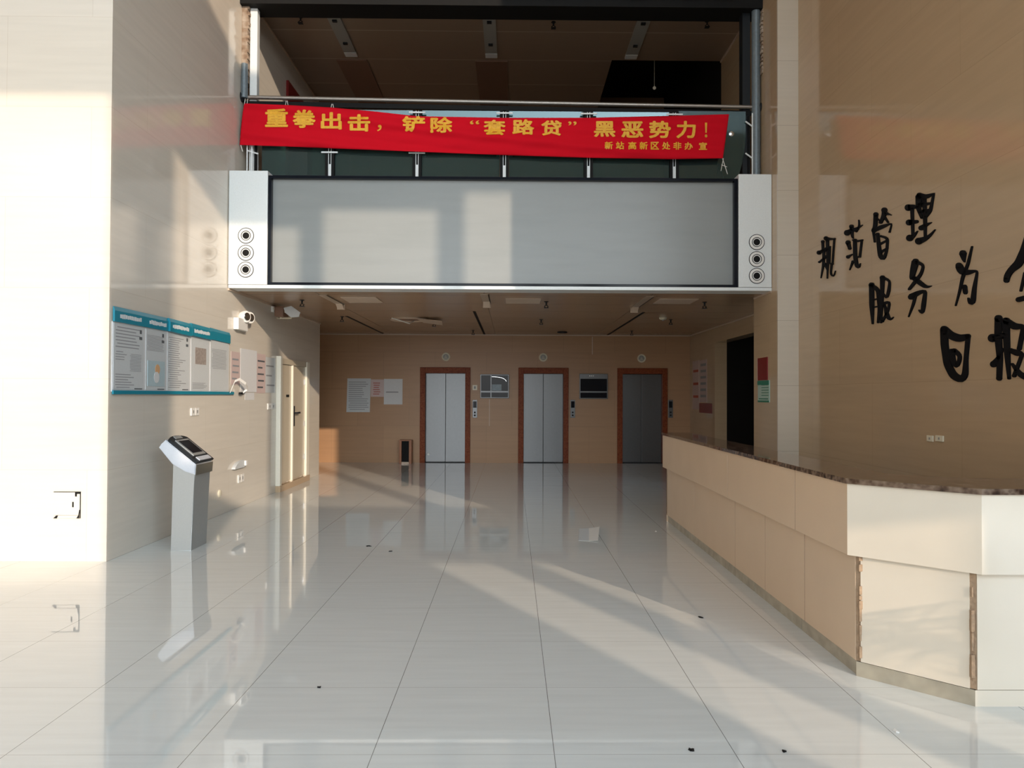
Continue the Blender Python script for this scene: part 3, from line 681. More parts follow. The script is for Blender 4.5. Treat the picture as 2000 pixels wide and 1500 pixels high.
def socket(px0, py0, px1, py1, label, name='wall_socket', cat='socket'):
    a = LW(px0, py0); c = LW(px1, py1); p = thing(name, label, cat, (XL, (a.y+c.y)/2, c.z))
    m_ = (a.y+c.y)/2
    box('plate', XL+.001, XL+.014, a.y, m_-.004, c.z, a.z, 'white', p, .003); box('plate', XL+.001, XL+.014, m_+.004, c.y, c.z, a.z, 'white', p, .003)
    b = bmesh.new(); h = a.z-c.z
    for y_ in ((a.y+m_)/2, (m_+c.y)/2):
        bx(b, XL+.014, XL+.0155, y_-.012, y_-.006, c.z+h*.3, c.z+h*.7); bx(b, XL+.014, XL+.0155, y_+.006, y_+.012, c.z+h*.3, c.z+h*.7)
    obj('socket_slots', b, 'black', p)
socket(372, 797, 387, 811, 'white double socket below the notice board, above the grey kiosk')
socket(522, 788, 536, 799, 'white double socket just left of the cream door')
socket(464, 928, 475, 940, 'white double socket near the floor between kiosk and cream door')
c = LW(428, 964); b = bmesh.new(); lathe(b, (XL+.001, c.y, c.z), (1, 0, 0), [(.05, 0), (.05, .012), (.04, .018)]); tag(obj('blanking_cap', b, 'ring', smooth=True), 'small round cream cap low on the wall right of the kiosk', 'cap')
t = thing('uplight', 'white half shell wall lamp low on the wall above a socket', 'lamp', tuple(LW(462, 917)))
b = bmesh.new(); a = LW(452, 917); c = LW(471, 898)
pts = [(XL+.001, a.y, a.z)]
for k in range(7): u = k/6*math.pi/2; pts.append((XL+.001, c.y-(c.y-a.y)*math.cos(u), a.z+(c.z-a.z)*math.sin(u)))
pts.append((XL+.001, c.y, a.z)); prism(b, pts, (.05, 0, 0)); obj('shell', b, 'paper_grey', t)
box('lamp_edge', XL+.001, XL+.075, c.y-.01, c.y+.05, a.z+.02, c.z-.01, 'white', t, .006)

# emergency light
t = thing('emergency_light', 'white emergency light with two round heads above the end of the notice board', 'emergency light', tuple(LW(466, 645)))
a = LW(455, 643); c = LW(474, 625)
box('lamp_box', XL+.001, XL+.075, a.y, c.y, a.z, c.z, 'white', t, .01)
for k, (px, py) in enumerate(((470, 619), (478, 621))):
    q = LW(px, py); b = bmesh.new(); lathe(b, (XL+.01, q.y, q.z), (.9, -.5, 0), [(.03, 0), (.075, .03), (.085, .08), (.08, .10), (.05, .105)]); h_ = obj('lamp_head', b, 'white', t, True)
    b = bmesh.new(); lathe(b, (XL+.01+.9*.112, q.y-.5*.112, q.z), (.9, -.5, 0), [(.055, 0), (.05, .004)]); obj('lens', b, 'chrome', h_)
# camera / broken lamp at the ceiling line
t = thing('ceiling_camera', 'broken pale fixture with hanging plate where the left wall meets the low ceiling', 'fixture', (XL+.1, 11.9, 2.9))
a = LW(531, 594); c = LW(538, 612)
b = bmesh.new(); bx(b, XL+.001, XL+.05, a.y-.05, c.y, c.z, ZC-.032, .004); obj('bracket', b, 'white', t)
b = bmesh.new(); tube(b, (XL+.05, 12.1, 2.93), (XL+.30, 12.15, 2.86), .015, 8); tube(b, (XL+.05, 12.3, 2.80), (XL+.33, 12.1, 2.78), .014, 8); tube(b, (XL+.12, 12.2, 2.95), (XL+.14, 12.2, 2.78), .02, 8); obj('broken_arm', b, 'ring', t)
b = bmesh.new(); bx(b, XL+.08, XL+.22, 12.05, 12.35, 2.80, 2.96, .02); obj('burnt_body', b, 'brown_panel', t)
b = bmesh.new(); prism(b, [(XL+.24, 12.0, 2.93), (XL+.36, 12.0, 2.96), (XL+.50, 12.0, 2.86), (XL+.48, 12.0, 2.79), (XL+.36, 12.0, 2.78), (XL+.27, 12.0, 2.85)], (0, .02, 0)); obj('hanging_plate', b, 'paper_grey', t)
# floor level access hatch on the pier
a = on(107, 961, 1, 7.29); c = on(157, 1012, 1, 7.29)
t = thing('access_hatch', 'square access panel with dark chipped corners low in the pale wall', 'access panel', ((a.x+c.x)/2, 7.29, c.z))
b = bmesh.new(); bx(b, a.x, c.x, 7.278, 7.289, c.z+.03, a.z); obj('panel', b, 'pier', t)
box('sill_strip', a.x, c.x-.02, 7.280, 7.289, c.z, c.z+.026, 'pier', t)
b = bmesh.new(); bx(b, a.x-.004, c.x+.004, 7.2772, 7.289, a.z-.001, a.z+.005); bx(b, c.x, c.x+.003, 7.2772, 7.289, c.z, a.z)
bx(b, c.x-.045, c.x, 7.275, 7.2778, a.z-.015, a.z+.002); bx(b, c.x-.045, c.x-.028, 7.275, 7.2778, a.z-.04, a.z-.012)
bx(b, c.x-.07, c.x-.057, 7.275, 7.2778, a.z-.14, a.z-.09)
prism(b, [(c.x-.03, 7.2778, c.z), (c.x-.012, 7.2778, c.z+.03), (c.x-.004, 7.2778, c.z+.08), (c.x+.002, 7.2778, c.z+.08), (c.x-.004, 7.2778, c.z+.02), (c.x-.004, 7.2778, c.z)], (0, -.003, 0))
prism(b, [(a.x-.004, 7.2778, c.z), (a.x+.03, 7.2778, c.z), (a.x+.04, 7.2778, c.z+.026), (a.x+.024, 7.2778, c.z+.026)], (0, -.003, 0))
obj('chipped_gap', b, 'black', t)

# ------------------------------------------------------------------ kiosk
KY0, KY1 = 7.80, 8.20
def KP(px, py): return on(px, py, 1, KY0)
t = thing('information_kiosk', 'grey metal information kiosk with slanted head leaning towards the left wall', 'kiosk', (-3.34, 8.0, 0))
def zc(v, z): return Vector((v.x, v.y, z))
body = [zc(KP(333, 1075), 0), zc(KP(372.5, 1077), 0), KP(379, 940), KP(381, 921), KP(338, 904)]
b = bmesh.new(); prism(b, body, (0, KY1-KY0, 0)); bmesh.ops.bevel(b, geom=[e for e in b.edges if abs(e.verts[0].co.y-e.verts[1].co.y) < 1e-4], offset=.006, segments=2, affect='EDGES'); obj('pedestal', b, 'kiosk', t, True)
head = [KP(311, 874), KP(316, 867), KP(324, 859), KP(383, 907), KP(381.5, 927), KP(362, 921), KP(337, 906)]
b = bmesh.new(); prism(b, [v+Vector((0, -.012, 0)) for v in head], (0, KY1-KY0+.024, 0)); bmesh.ops.bevel(b, geom=[e for e in b.edges if abs(e.verts[0].co.y-e.verts[1].co.y) < 1e-4], offset=.008, segments=2, affect='EDGES'); obj('head', b, 'kiosk_head', t, True)
b = bmesh.new(); q0, q1 = KP(383.6, 908), KP(382.0, 928); prism(b, [q0+Vector((.004, -.012, 0)), q1+Vector((.004, -.012, 0)), q1+Vector((.004, KY1-KY0+.012, 0)), q0+Vector((.004, KY1-KY0+.012, 0))], (.004, 0, 0)); obj('shade_plate', b, 'kiosk_shade', t)  # dark plate added; shade on the head's right side put into its colour
hi, lo = KP(325, 857.5), KP(384, 905.5); ax_ = (lo-hi); nrm = Vector((-ax_.z, 0, ax_.x)).normalized(); nrm = nrm if nrm.z > 0 else -nrm
b = bmesh.new(); n_ = 10; pts = []
for k in range(n_+1):    # top cover with a rounded upper end
    u = k/n_*math.pi; pts.append(hi + ax_*(.10-.13*math.sin(u)) + Vector((0, (KY1-KY0+.03)*(.5-.5*math.cos(u))-.015, 0)))
pts.append(lo+Vector((0, KY1-KY0+.015, 0))); pts.append(lo+Vector((0, -.015, 0)))
prism(b, pts, nrm*.022); obj('top_cover', b, 'steel_dark', t)
def onhead(u0, u1, y0, y1, h, m, name, par):
    q = bmesh.new(); P0, P1 = hi+ax_*u0+nrm*.022, hi+ax_*u1+nrm*.022
    prism(q, [P0+Vector((0, y0, 0)), P1+Vector((0, y0, 0)), P1+Vector((0, y1, 0)), P0+Vector((0, y1, 0))], nrm*h); return obj(name, q, m, par)
onhead(.16, .78, .05, .35, .012, 'kiosk', 'screen_bezel', t); onhead(.22, .70, .08, .32, .016, 'blackgloss', 'screen', t); onhead(.84, .97, .06, .36, .010, 'kiosk_head', 'front_lip', t)
onhead(.0, .10, .12, .28, .006, 'kiosk', 'top_grille', t)

# ------------------------------------------------------------------ reception desk
ZD = 1.065
t = thing('reception_desk', 'long cream marble reception desk with dark marble top and chamfered corner', 'reception desk', (2.4, 6, 0))
UX, UY = 1.91, 3.88; LX, LY = 1.955, 3.92
UC1, UC2 = (1.91, 4.36), (2.385, 3.88)     # upper chamfer corners
LC1, LC2 = (1.955, 4.35), (2.372, 3.92)
YEND = 9.72; XEND = 5.2
ZT, ZM, ZP = 1.085, .68, .085
ub = [9.72, 6.79, 5.17, UC1[1]]
for a, c in zip(ub, ub[1:]): box('upper_panel', UX, UX+.03, c+(.004 if c != UC1[1] else 0), a-.004, ZM, ZT, 'desk_side', t, .002)
lb = [9.70, 8.22, 6.72, 5.92, 5.12, LC1[1]]
for a, c in zip(lb, lb[1:]): box('lower_panel', LX, LX+.03, c+(.004 if c != LC1[1] else 0.01), a-.004, ZP, ZM+.01, 'desk_side', t, .002)
for a in ub[1:-1]: box('joint', UX+.0015, UX+.025, a-.0042, a+.0042, ZM, ZT, 'plinth_joint', t)
for a in lb[1:-1]: box('joint', LX+.0015, LX+.025, a-.0042, a+.0042, ZP, ZM, 'plinth_joint', t)
pb = [9.68, 8.5, 7.3, 6.2, 5.2, LC1[1]+.01]
for a, c in zip(pb, pb[1:]): box('plinth', LX+.012, LX+.03, c+.006, a-.006, 0, ZP-.004, 'plinth', t)
def slab(p, q, z0, z1, th, m, name, inset=0.):
    p, q = Vector((*p, 0)), Vector((*q, 0)); d = (q-p).normalized(); n = Vector((-d.y, d.x, 0)); n = n if n.y > 0 else -n
    b = bmesh.new(); a0 = p+d*inset; a1 = q-d*inset
    prism(b, [a0+Vector((0, 0, z0)), a1+Vector((0, 0, z0)), a1+Vector((0, 0, z1)), a0+Vector((0, 0, z1))], n*th); return obj(name, b, m, t)
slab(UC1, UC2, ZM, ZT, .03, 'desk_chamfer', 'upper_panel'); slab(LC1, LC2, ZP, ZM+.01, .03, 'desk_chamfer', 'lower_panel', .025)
slab(LC1, LC2, 0, ZP-.003, .025, 'plinth', 'plinth', 0)
slab((LC1[0]+.004, LC1[1]+.008), (LC2[0]+.006, LC2[1]+.006), ZP, ZM, .02, 'substrate', 'mortar_core', -.004)
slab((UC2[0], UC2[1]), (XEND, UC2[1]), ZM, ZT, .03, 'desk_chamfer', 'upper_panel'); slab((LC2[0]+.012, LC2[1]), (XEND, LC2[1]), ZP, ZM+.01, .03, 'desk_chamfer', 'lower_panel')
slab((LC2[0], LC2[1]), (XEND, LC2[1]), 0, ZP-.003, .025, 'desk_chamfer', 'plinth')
# chipped edges either side of the chamfer panel
def chips(p, n, sx, sy, z0=.1, z1=.66):
    b = bmesh.new()
    for k in range(n):
        z = random.uniform(z0, z1); s_ = random.uniform(.006, .016)
        bx(b, p[0]-s_*.6+sx, p[0]+s_*.6+sx, p[1]-s_*.6+sy, p[1]+s_*.6+sy, z, z+random.uniform(.02, .07))
    obj('chipped_edge', b, 'substrate', t)
chips((LC1[0]+.015, LC1[1]-.016), 12, 0, -.002); chips((LC2[0]-.008, LC2[1]+.008), 14, -.004, -.004)
# core and staff side
b = bmesh.new(); bx(b, LX+.032, LX+.12, 4.40, 9.66, 0, ZT); bx(b, 2.42, XEND, LY+.032, LY+.12, 0, ZT); obj('inner_wall', b, 'dark', t)
box('end_panel', LX, LX+.34, 9.665, 9.70, 0, ZT, 'desk_side', t)
b = bmesh.new(); bx(b, LX+.125, LX+.60, 4.6, 9.60, .70, .74); bx(b, 2.7, XEND, LY+.125, LY+.6, .70, .74); obj('work_shelf', b, 'wood', t)
# marble top following the front line
W_ = .36
out = [(UX-.012, YEND+.01), (UX-.012, UC1[1]-.004), (UC2[0]-.006, UC2[1]-.012), (XEND, UC2[1]-.012)]
inn = [(XEND, UC2[1]+.5), (UC2[0]+.20, UC2[1]+.5), (UX+W_, UC1[1]+.24), (UX+W_-.02, YEND+.01)]
b = bmesh.new(); prism(b, [(x, y, ZT+.0005) for x, y in out+inn], (0, 0, .03)); obj('countertop', b, 'granite_dark', t)

# ------------------------------------------------------------------ wall lettering (brush strokes, each character its own object)
SC = 3.5717
def wl(x, y): return on(1540+x/SC, 350+y/SC, 0, XR-.012)
CH = {
 '规': [[(236,436,22),(238,500,20)],[(210,512,30),(265,486,28)],[(212,578,14),(262,540,22)],[(244,500,22),(240,600,20),(224,688,6)],[(248,590,20),(266,630,8)],[(258,412,28),(285,420,26),(320,415,10)],[(268,420,28),(272,560,24),(268,690,8)],[(316,418,14),(304,590,14)],[(288,470,9),(285,590,7)],[(298,592,18),(290,665,14),(312,684,14),(324,640,5)]],
 '范': [[(487,286,7),(492,335,14),(470,365,12)],[(406,374,40),(440,356,34),(475,345,20),(512,320,5)],[(436,330,28),(442,400,18),(447,412,8)],[(412,442,32),(424,482,22)],[(412,542,24),(442,524,8)],[(424,632,6),(446,575,18)],[(446,424,10),(478,436,22),(512,424,10)],[(460,428,26),(462,540,30),(474,612,28),(490,615,22),(498,588,5)],[(508,428,14),(494,540,16)],[(470,548,12),(490,540,12)]],
 '管': [[(606,246,32),(602,330,32),(590,350,20)],[(612,275,16),(640,292,10)],[(665,216,38),(665,250,34),(640,300,24)],[(680,240,22),(712,250,6)],[(670,270,18),(690,300,12)],[(588,352,20),(598,436,12)],[(592,358,30),(650,330,34),(690,318,18),(720,302,6),(702,368,12)],[(618,385,24),(628,480,28),(638,545,34),(660,560,28),(682,500,16),(688,410,20),(640,398,16)],[(640,450,18),(682,428,14)],[(640,510,22),(686,480,12)]],
 '理': [[(832,198,46),(880,190,30),(905,196,16)],[(858,200,22),(864,390,18)],[(838,302,42),(890,296,24)],[(842,410,46),(870,396,24),(896,362,6)],[(905,125,42),(902,200,34),(925,270,14)],[(910,112,36),(950,125,36),(985,112,24),(1012,98,6)],[(1008,105,12),(985,225,22),(945,275,14)],[(920,180,34),(985,168,16)],[(915,230,30),(975,214,16)],[(942,130,26),(948,250,26),(950,400,16)],[(922,340,34),(955,318,26),(992,302,6)],[(905,432,48),(950,416,32),(985,392,18),(1018,352,5)]],
 '服': [[(576,738,36),(578,880,36),(584,1006,12)],[(580,745,30),(622,770,30),(630,900,20),(622,998,14)],[(590,840,12),(622,834,12)],[(590,892,12),(622,888,12)],[(652,688,34),(648,900,16),(642,1000,10)],[(655,690,28),(704,706,12),(696,780,24),(680,836,18),(660,800,10)],[(660,868,24),(702,852,18),(692,920,16),(652,990,18)],[(668,880,12),(684,950,34),(706,986,18),(728,962,5)]],
 '务': [[(882,574,40),(866,640,34),(856,690,24)],[(890,580,22),(940,598,12),(922,660,16),(884,710,20),(838,768,14)],[(872,690,26),(912,724,26),(960,756,18),(992,744,4)],[(850,822,36),(900,792,24),(952,776,16),(938,880,24),(930,940,16),(908,914,9)],[(886,796,14),(868,870,14),(834,960,5)]],
 '为': [[(1212,516,42),(1218,560,20),(1224,578,6)],[(1276,470,8),(1248,590,16),(1212,680,18),(1190,780,12),(1162,882,6)],[(1184,602,40),(1202,645,46),(1240,652,34),(1314,636,8),(1292,760,22),(1282,858,30),(1262,868,26),(1250,830,8)],[(1224,748,26),(1230,792,24)]],
 '企': [[(1668,400,46),(1640,500,54),(1600,590,56),(1548,632,40),(1520,675,40),(1516,705,36)],[(1645,655,18),(1616,778,14)],[(1668,410,50),(1730,520,56),(1790,600,44),(1850,630,12)],[(1690,620,30),(1694,800,30)],[(1694,700,26),(1760,690,20)],[(1600,840,34),(1700,815,34),(1820,790,20)]],
 '回': [[(1082,1048,50),(1084,1150,48),(1104,1290,46),(1146,1370,50),(1200,1400,46),(1228,1372,40),(1234,1250,26),(1248,1100,28)],[(1084,1050,50),(1130,1092,52),(1190,1112,52),(1248,1096,34)],[(1134,1200,36),(1144,1270,32),(1166,1310,28),(1188,1270,24),(1192,1225,24),(1150,1198,36)]],
 '报': [[(1460,972,50),(1458,1100,50),(1470,1250,40),(1465,1388,36)],[(1418,1108,58),(1495,1092,40)],[(1426,1290,44),(1460,1250,30),(1495,1180,6)],[(1512,990,50),(1520,1200,42),(1534,1388,20)],[(1516,988,44),(1570,1030,54),(1636,1024,30),(1606,1180,30)],[(1545,1195,34),(1600,1216,50),(1628,1216,24),(1570,1370,26)],[(1556,1290,16),(1610,1362,40),(1690,1400,44),(1760,1370,12)]],
}
LBL = {'规': 'first character of the top row, smallest black brush letter', '范': 'second black character of the top row', '管': 'third black character of the top row, dense with a roof shape',
 '理': 'fourth and highest black character of the top row', '服': 'first black character of the middle row', '务': 'second black character of the middle row', '为': 'third black character of the middle row, open legs',
 '企': 'black character of the middle row cut by the picture edge', '回': 'large black box shaped character of the bottom row', '报': 'large black character beside the box shaped one, bottom row'}
for ch, strokes in CH.items():
    b = bmesh.new()
    for st in strokes:
        # resample
        pts = []
        for (xa_, ya_, wa), (xb_, yb_, wb) in zip(st, st[1:]):
            n_ = max(2, int(math.hypot(xb_-xa_, yb_-ya_)/14))
            for k in range(n_): u = k/n_; pts.append((xa_+(xb_-xa_)*u, ya_+(yb_-ya_)*u, wa+(wb-wa)*u))
        pts.append(st[-1])
        for _ in range(2): pts = [pts[0]]+[tuple((pts[i-1][j]+2*pts[i][j]+pts[i+1][j])/4 for j in range(3)) for i in range(1, len(pts)-1)]+[pts[-1]]
        left, right = [], []
        for i, (x, y, wd) in enumerate(pts):
            q, r_ = pts[max(0, i-1)], pts[min(len(pts)-1, i+1)]; dx, dy = r_[0]-q[0], r_[1]-q[1]; l_ = math.hypot(dx, dy) or 1
            wd *= {'规': .74, '范': .86, '管': .84, '理': .95, '服': .88, '务': 1.2, '为': 1.15, '企': 1, '回': 1.03, '报': .92}[ch]; nx, ny = -dy/l_*wd/2, dx/l_*wd/2; left.append((x+nx, y+ny)); right.append((x-nx, y-ny))
        fr = []
        for s_ in (left, right): fr.append([b.verts.new(wl(*p)) for p in s_])
        bk = [[b.verts.new(v.co+Vector((.012, 0, 0))) for v in s_] for s_ in fr]
        for i in range(len(pts)-1):
            b.faces.new((fr[0][i], fr[0][i+1], fr[1][i+1], fr[1][i]))
            b.faces.new((fr[0][i], bk[0][i], bk[0][i+1], fr[0][i+1])); b.faces.new((fr[1][i+1], bk[1][i+1], bk[1][i], fr[1][i]))
        for i in (0, -1):
            x, y, wd = pts[i]
            cc = [b.verts.new(wl(x+wd/2*math.cos(k*math.pi/8), y+wd/2*math.sin(k*math.pi/8))) for k in range(16)]
            cb = [b.verts.new(v.co+Vector((.0115, 0, 0))) for v in cc]
            b.faces.new(cc)
            for k in range(16): b.faces.new((cc[k], cb[k], cb[(k+1) % 16], cc[(k+1) % 16]))
    tag(obj('wall_character', b, 'letter'), LBL[ch], 'wall lettering', 'black brush characters on the right wall')

# sockets low on the right wall
for x0_, x1_, lb_, m_ in ((1812, 1824, 'smaller dim pale socket plate low on the right wall', 'ring'), (1829, 1844, 'larger pale socket plate low on the right wall', 'ring')):
    a = on(x0_, 850, 0, XR); c = on(x1_, 863, 0, XR); t = thing('wall_socket', lb_, 'socket', (XR, a.y, c.z))
    box('plate', XR-.012, XR-.0005, c.y, a.y, c.z, a.z, m_, t, .003)
    box('socket_slots', XR-.0135, XR-.012, (a.y+c.y)/2-.012, (a.y+c.y)/2+.012, (a.z+c.z)/2-.01, (a.z+c.z)/2+.01, 'grey_slot', t)
# red and green signs on the column side
a = on(1481, 700, 0, XC); c = on(1500, 742, 0, XC)
t = thing('wall_sign', 'dark red rectangular sign on the stone column above the green sheet', 'sign', (XC, a.y, c.z))
box('plate', XC-.012, XC-.0005, c.y, a.y, c.z, a.z, 'redsign', t); box('edge_strip', XC-.014, XC-.0005, a.y, a.y+.012, c.z, a.z, 'hatch', t)
a = on(1481.5, 742.5, 0, XC); c = on(1504, 786, 0, XC)
t = thing('wall_sign', 'pale mint information sheet with green bands below the red sign', 'sign', (XC, a.y, c.z))
box('sheet', XC-.010, XC-.0005, c.y, a.y, c.z, a.z-.01, 'mint', t)
box('top_band', XC-.018, XC-.0105, c.y+.01, a.y, a.z-.07, a.z-.012, 'green', t); box('bottom_band', XC-.012, XC-.0103, c.y+.01, a.y, c.z, c.z+.025, 'green', t); box('middle_band', XC-.012, XC-.0103, c.y+.05, a.y-.05, c.z+.04, c.z+.055, 'green', t)
b = bmesh.new()
for k in range(5): bx(b, XC-.0118, XC-.0102, c.y+.03, a.y-.16, c.z+.09+.036*k, c.z+.10+.036*k)
obj('print', b, 'green', t)
# poster on the recessed right wall
def rsheet(x0_, y0_, x1_, y1_, m_, label, n, pm):
    a = on(x0_, y0_, 0, XRR); c = on(x1_, y1_, 0, XRR); t = thing('poster', label, 'notice', (XRR, a.y, c.z))
    box('sheet', XRR-.005, XRR-.001, c.y, a.y, c.z, a.z, m_, t)
    if n:
        b = bmesh.new()
        for k in range(n):
            z = a.z-(k+.8)*(a.z-c.z)/(n+.8); bx(b, XRR-.0065, XRR-.0052, c.y+.08, a.y-.08, z-.028, z+.028)
        obj('print', b, pm, t)
rsheet(1353, 706, 1366, 800, 'pink', 'narrow pinkish poster hanging deepest on the dark right wall', 3, 'red_print')
rsheet(1367, 704, 1381, 786, 'pink', 'poster with rows of bold lettering nearer the dark opening', 6, 'print')
rsheet(1366, 787, 1391, 808, 'redsign', 'short dark red sheet under the two posters by the opening', 0, 'print')

# ------------------------------------------------------------------ low ceiling fittings
def slot(x, ya, yb_, yc, yd, label, second=True):
    t = thing('slot_light', label, 'ceiling light', (x, (ya+yb_)/2, ZC), 'slot lights of the low ceiling')
    box('trough', x-.06, x+.06, ya, yb_, ZC-.012, ZC-.001, 'beige_slot', t); box('dark_slit', x+.045, x+.06, ya, yb_, ZC-.0135, ZC-.012, 'black', t)
    b = bmesh.new(); bx(b, x-.06, x+.06, yb_, yb_+.03, ZC-.085, ZC-.001); prism(b, [(x-.05, yb_-.15, ZC-.013), (x-.05, yb_, ZC-.08), (x-.05, yb_, ZC-.013)], (.1, 0, 0)); obj('end_cap', b, 'hatch', t)
    box('slit', x-.33*(x < -2)-.28*(-2 < x < 1)+.25*(x > 1), x-.33*(x < -2)-.28*(-2 < x < 1)+.25*(x > 1)+.045, yc, yd, ZC-.006, ZC-.0008, 'black', t)
slot(-2.69, 10.9, 12.05, 13.9, 17.8, 'left slot light of the low ceiling, with pale end cap near the broken fixture')
slot(-.39, 10.72, 11.7, 13.0, 17.9, 'middle slot light of the low ceiling, right above the first two elevators')
slot(1.96, 10.9, 12.3, 13.0, 17.9, 'right slot light of the low ceiling, towards the reception desk')
for x0_, y0_, x1_, y1_, l_ in ((-2.5, 11.15, -1.98, 11.8, 'pale ceiling hatch near the left slot light'), (-.10, 11.2, .42, 11.8, 'pale ceiling hatch in the middle of the low ceiling'), (2.15, 11.15, 2.72, 11.72, 'pale ceiling hatch near the right slot light')):
    b = bmesh.new(); bx(b, x0_, x1_, y0_, y1_, ZC-.012, ZC-.001, .003); tag(obj('ceiling_hatch', b, 'hatch'), l_, 'hatch', 'pale hatches in the low ceiling')
t = thing('ceiling_downlight', 'broken round downlight hanging open from the low ceiling', 'ceiling light', (-1.93, 14.4, ZC))
b = bmesh.new(); lathe(b, (-1.93, 14.4, ZC-.001), (0, 0, -1), [(.36, 0), (.36, .02), (.33, .03), (.27, .02), (.26, .005)]); obj('rim', b, 'hatch', t, True)
b = bmesh.new(); lathe(b, (-1.93, 14.4, ZC-.008), (0, 0, -1), [(.25, 0), (.25, .003)]); obj('opening', b, 'brown_panel', t)
b = bmesh.new(); prism(b, [(-1.75, 14.0, ZC-.02), (-1.30, 14.2, ZC-.05), (-1.34, 14.75, ZC-.07), (-1.70, 14.7, ZC-.03)], (0, 0, -.012)); obj('loose_cover', b, 'hatch', t)
b = bmesh.new(); tube(b, (-2.2, 14.0, ZC-.02), (-1.9, 14.2, ZC-.10), .012, 6); tube(b, (-1.9, 14.2, ZC-.10), (-1.85, 14.5, ZC-.02), .012, 6); obj('loose_wire', b, 'cable', t)
def sprinkler(px, py, z, label, group, par=None):
    c = on(px, py, 2, z); p = thing('sprinkler', label, 'sprinkler', tuple(c), group)
    b = bmesh.new(); lathe(b, c, (0, 0, -1), [(.035, 0), (.035, .008), (.014, .012), (.012, .05)], 12); obj('collar', b, 'steel_dark', p, True)
    b = bmesh.new(); tube(b, c+Vector((0, 0, -.05)), c+Vector((-.03, 0, -.075)), .006, 6); tube(b, c+Vector((0, 0, -.05)), c+Vector((.03, 0, -.075)), .006, 6)
    bx(b, c.x-.035, c.x+.035, c.y-.035, c.y+.035, c.z-.10, c.z-.094); tube(b, c+Vector((-.03, 0, -.075)), c+Vector((-.01, 0, -.095)), .006, 6); tube(b, c+Vector((.03, 0, -.075)), c+Vector((.01, 0, -.095)), .006, 6)
    obj('deflector', b, 'steel_dark', p)
    return p, c
s0, sc0 = sprinkler(590, 586, ZC, 'sprinkler right of the broken fixture, nearest the left wall', 'sprinklers of the low ceiling')
for px, py, l_ in ((668, 618, 'sprinkler beyond the end of the left slot light'), (848, 628, 'sprinkler beside the loose cover of the broken downlight'), (924, 645, 'sprinkler near the ceiling edge left of the middle slit'),
                   (1067, 589, 'sprinkler just right of the middle ceiling hatch'), (1057, 624, 'sprinkler above the middle elevator, mid ceiling'), (1376, 590, 'sprinkler beyond the right ceiling hatch'), (1310, 624, 'sprinkler in the dark right part of the low ceiling'), (1234, 646, 'sprinkler near the ceiling edge above the darkest elevator')):
    dup(s0, on(px, py, 2, ZC)-sc0, l_)
b = bmesh.new(); c = on(1098, 648, 2, ZC); lathe(b, (c.x, c.y, ZC-.001), (0, 0, -1), [(.11, 0), (.11, .02), (.08, .03)]); tag(obj('ceiling_speaker', b, 'steel_dark', smooth=True), 'dark round ceiling speaker close above the lift wall', 'speaker')
t = thing('smoke_detector', 'small pale smoke detector on the right part of the low ceiling', 'smoke detector', (0, 0, 0)); c = on(1295, 620, 2, ZC)
b = bmesh.new(); lathe(b, (c.x, c.y, ZC-.001), (0, 0, -1), [(.07, 0), (.07, .02), (.05, .04)]); obj('housing', b, 'ring', t, True); b = bmesh.new(); lathe(b, (c.x, c.y, ZC-.041), (0, 0, -1), [(.03, 0), (.02, .02)], 12); obj('sensor', b, 'grey_slot', t, True)

# ------------------------------------------------------------------ upper ceiling fittings
for x, l_ in ((-2.72, 'left lamp trough of the upper ceiling'), (-.37, 'middle lamp trough of the upper ceiling'), (1.98, 'right lamp trough of the upper ceiling, beside the dark void')):
    t = thing('ceiling_trough_light', l_, 'ceiling light', (x, 12, ZU), 'lamp troughs of the upper ceiling')
    box('trough', x-.10, x+.10, 11.3, 12.72, ZU-.03, ZU-.001, 'grey_slot', t)
    box('end_cap', x-.10, x+.10, 12.72, 12.88, ZU-.035, ZU-.001, 'white_metal', t)
    for y_ in (11.6, 12.35): box('lamp_holder', x-.035, x+.035, y_, y_+.05, ZU-.055, ZU-.03, 'steel_dark', t)
for x0_, x1_, l_ in ((-3.02, -2.50, 'brown board behind the left trough of the upper ceiling'), (-.65, -.10, 'brown board behind the middle trough of the upper ceiling')):
    b = bmesh.new(); bx(b, x0_, x1_, 13.05, 17.0, ZU-.02, ZU-.001, .002); tag(obj('ceiling_board', b, 'brown_panel'), l_, 'ceiling board')
b = bmesh.new(); bx(b, XL+.35, -3.30, 11.26, 11.55, ZU-.015, ZU-.001); tag(obj('ceiling_gap', b, 'dark'), 'black missing panel at the near left corner of the upper ceiling', 'ceiling gap')
s1, sc1 = sprinkler(587, 33, ZU, 'sprinkler of the upper ceiling left of the left trough', 'sprinklers of the upper ceiling')
dup(s1, on(1081, 43, 2, ZU)-sc1, 'sprinkler of the upper ceiling right of the middle trough'); dup(s1, on(1381, 41, 2, ZU)-sc1, 'sprinkler of the upper ceiling nearest the stone column')
b = bmesh.new(); bx(b, XL+.001, XL+.04, 12.85, 14.4, ZS, 6.85); o = tag(obj('wall_banner', b, 'redsign'), 'dark red panel on the upper floor wall behind the handrail', 'panel')
b = bmesh.new(); c = on(1278, 172, 1, 13.4); lathe(b, c, (0, -1, 0), [(.03, 0), (.03, .01), (.01, .02)], 12); 
tube(b, c, (c.x, c.y, 8.598), .004, 6); tag(obj('hanging_bulb', b, 'ring', smooth=True), 'tiny yellowish bulb hanging in the dark void of the upper ceiling', 'bulb')

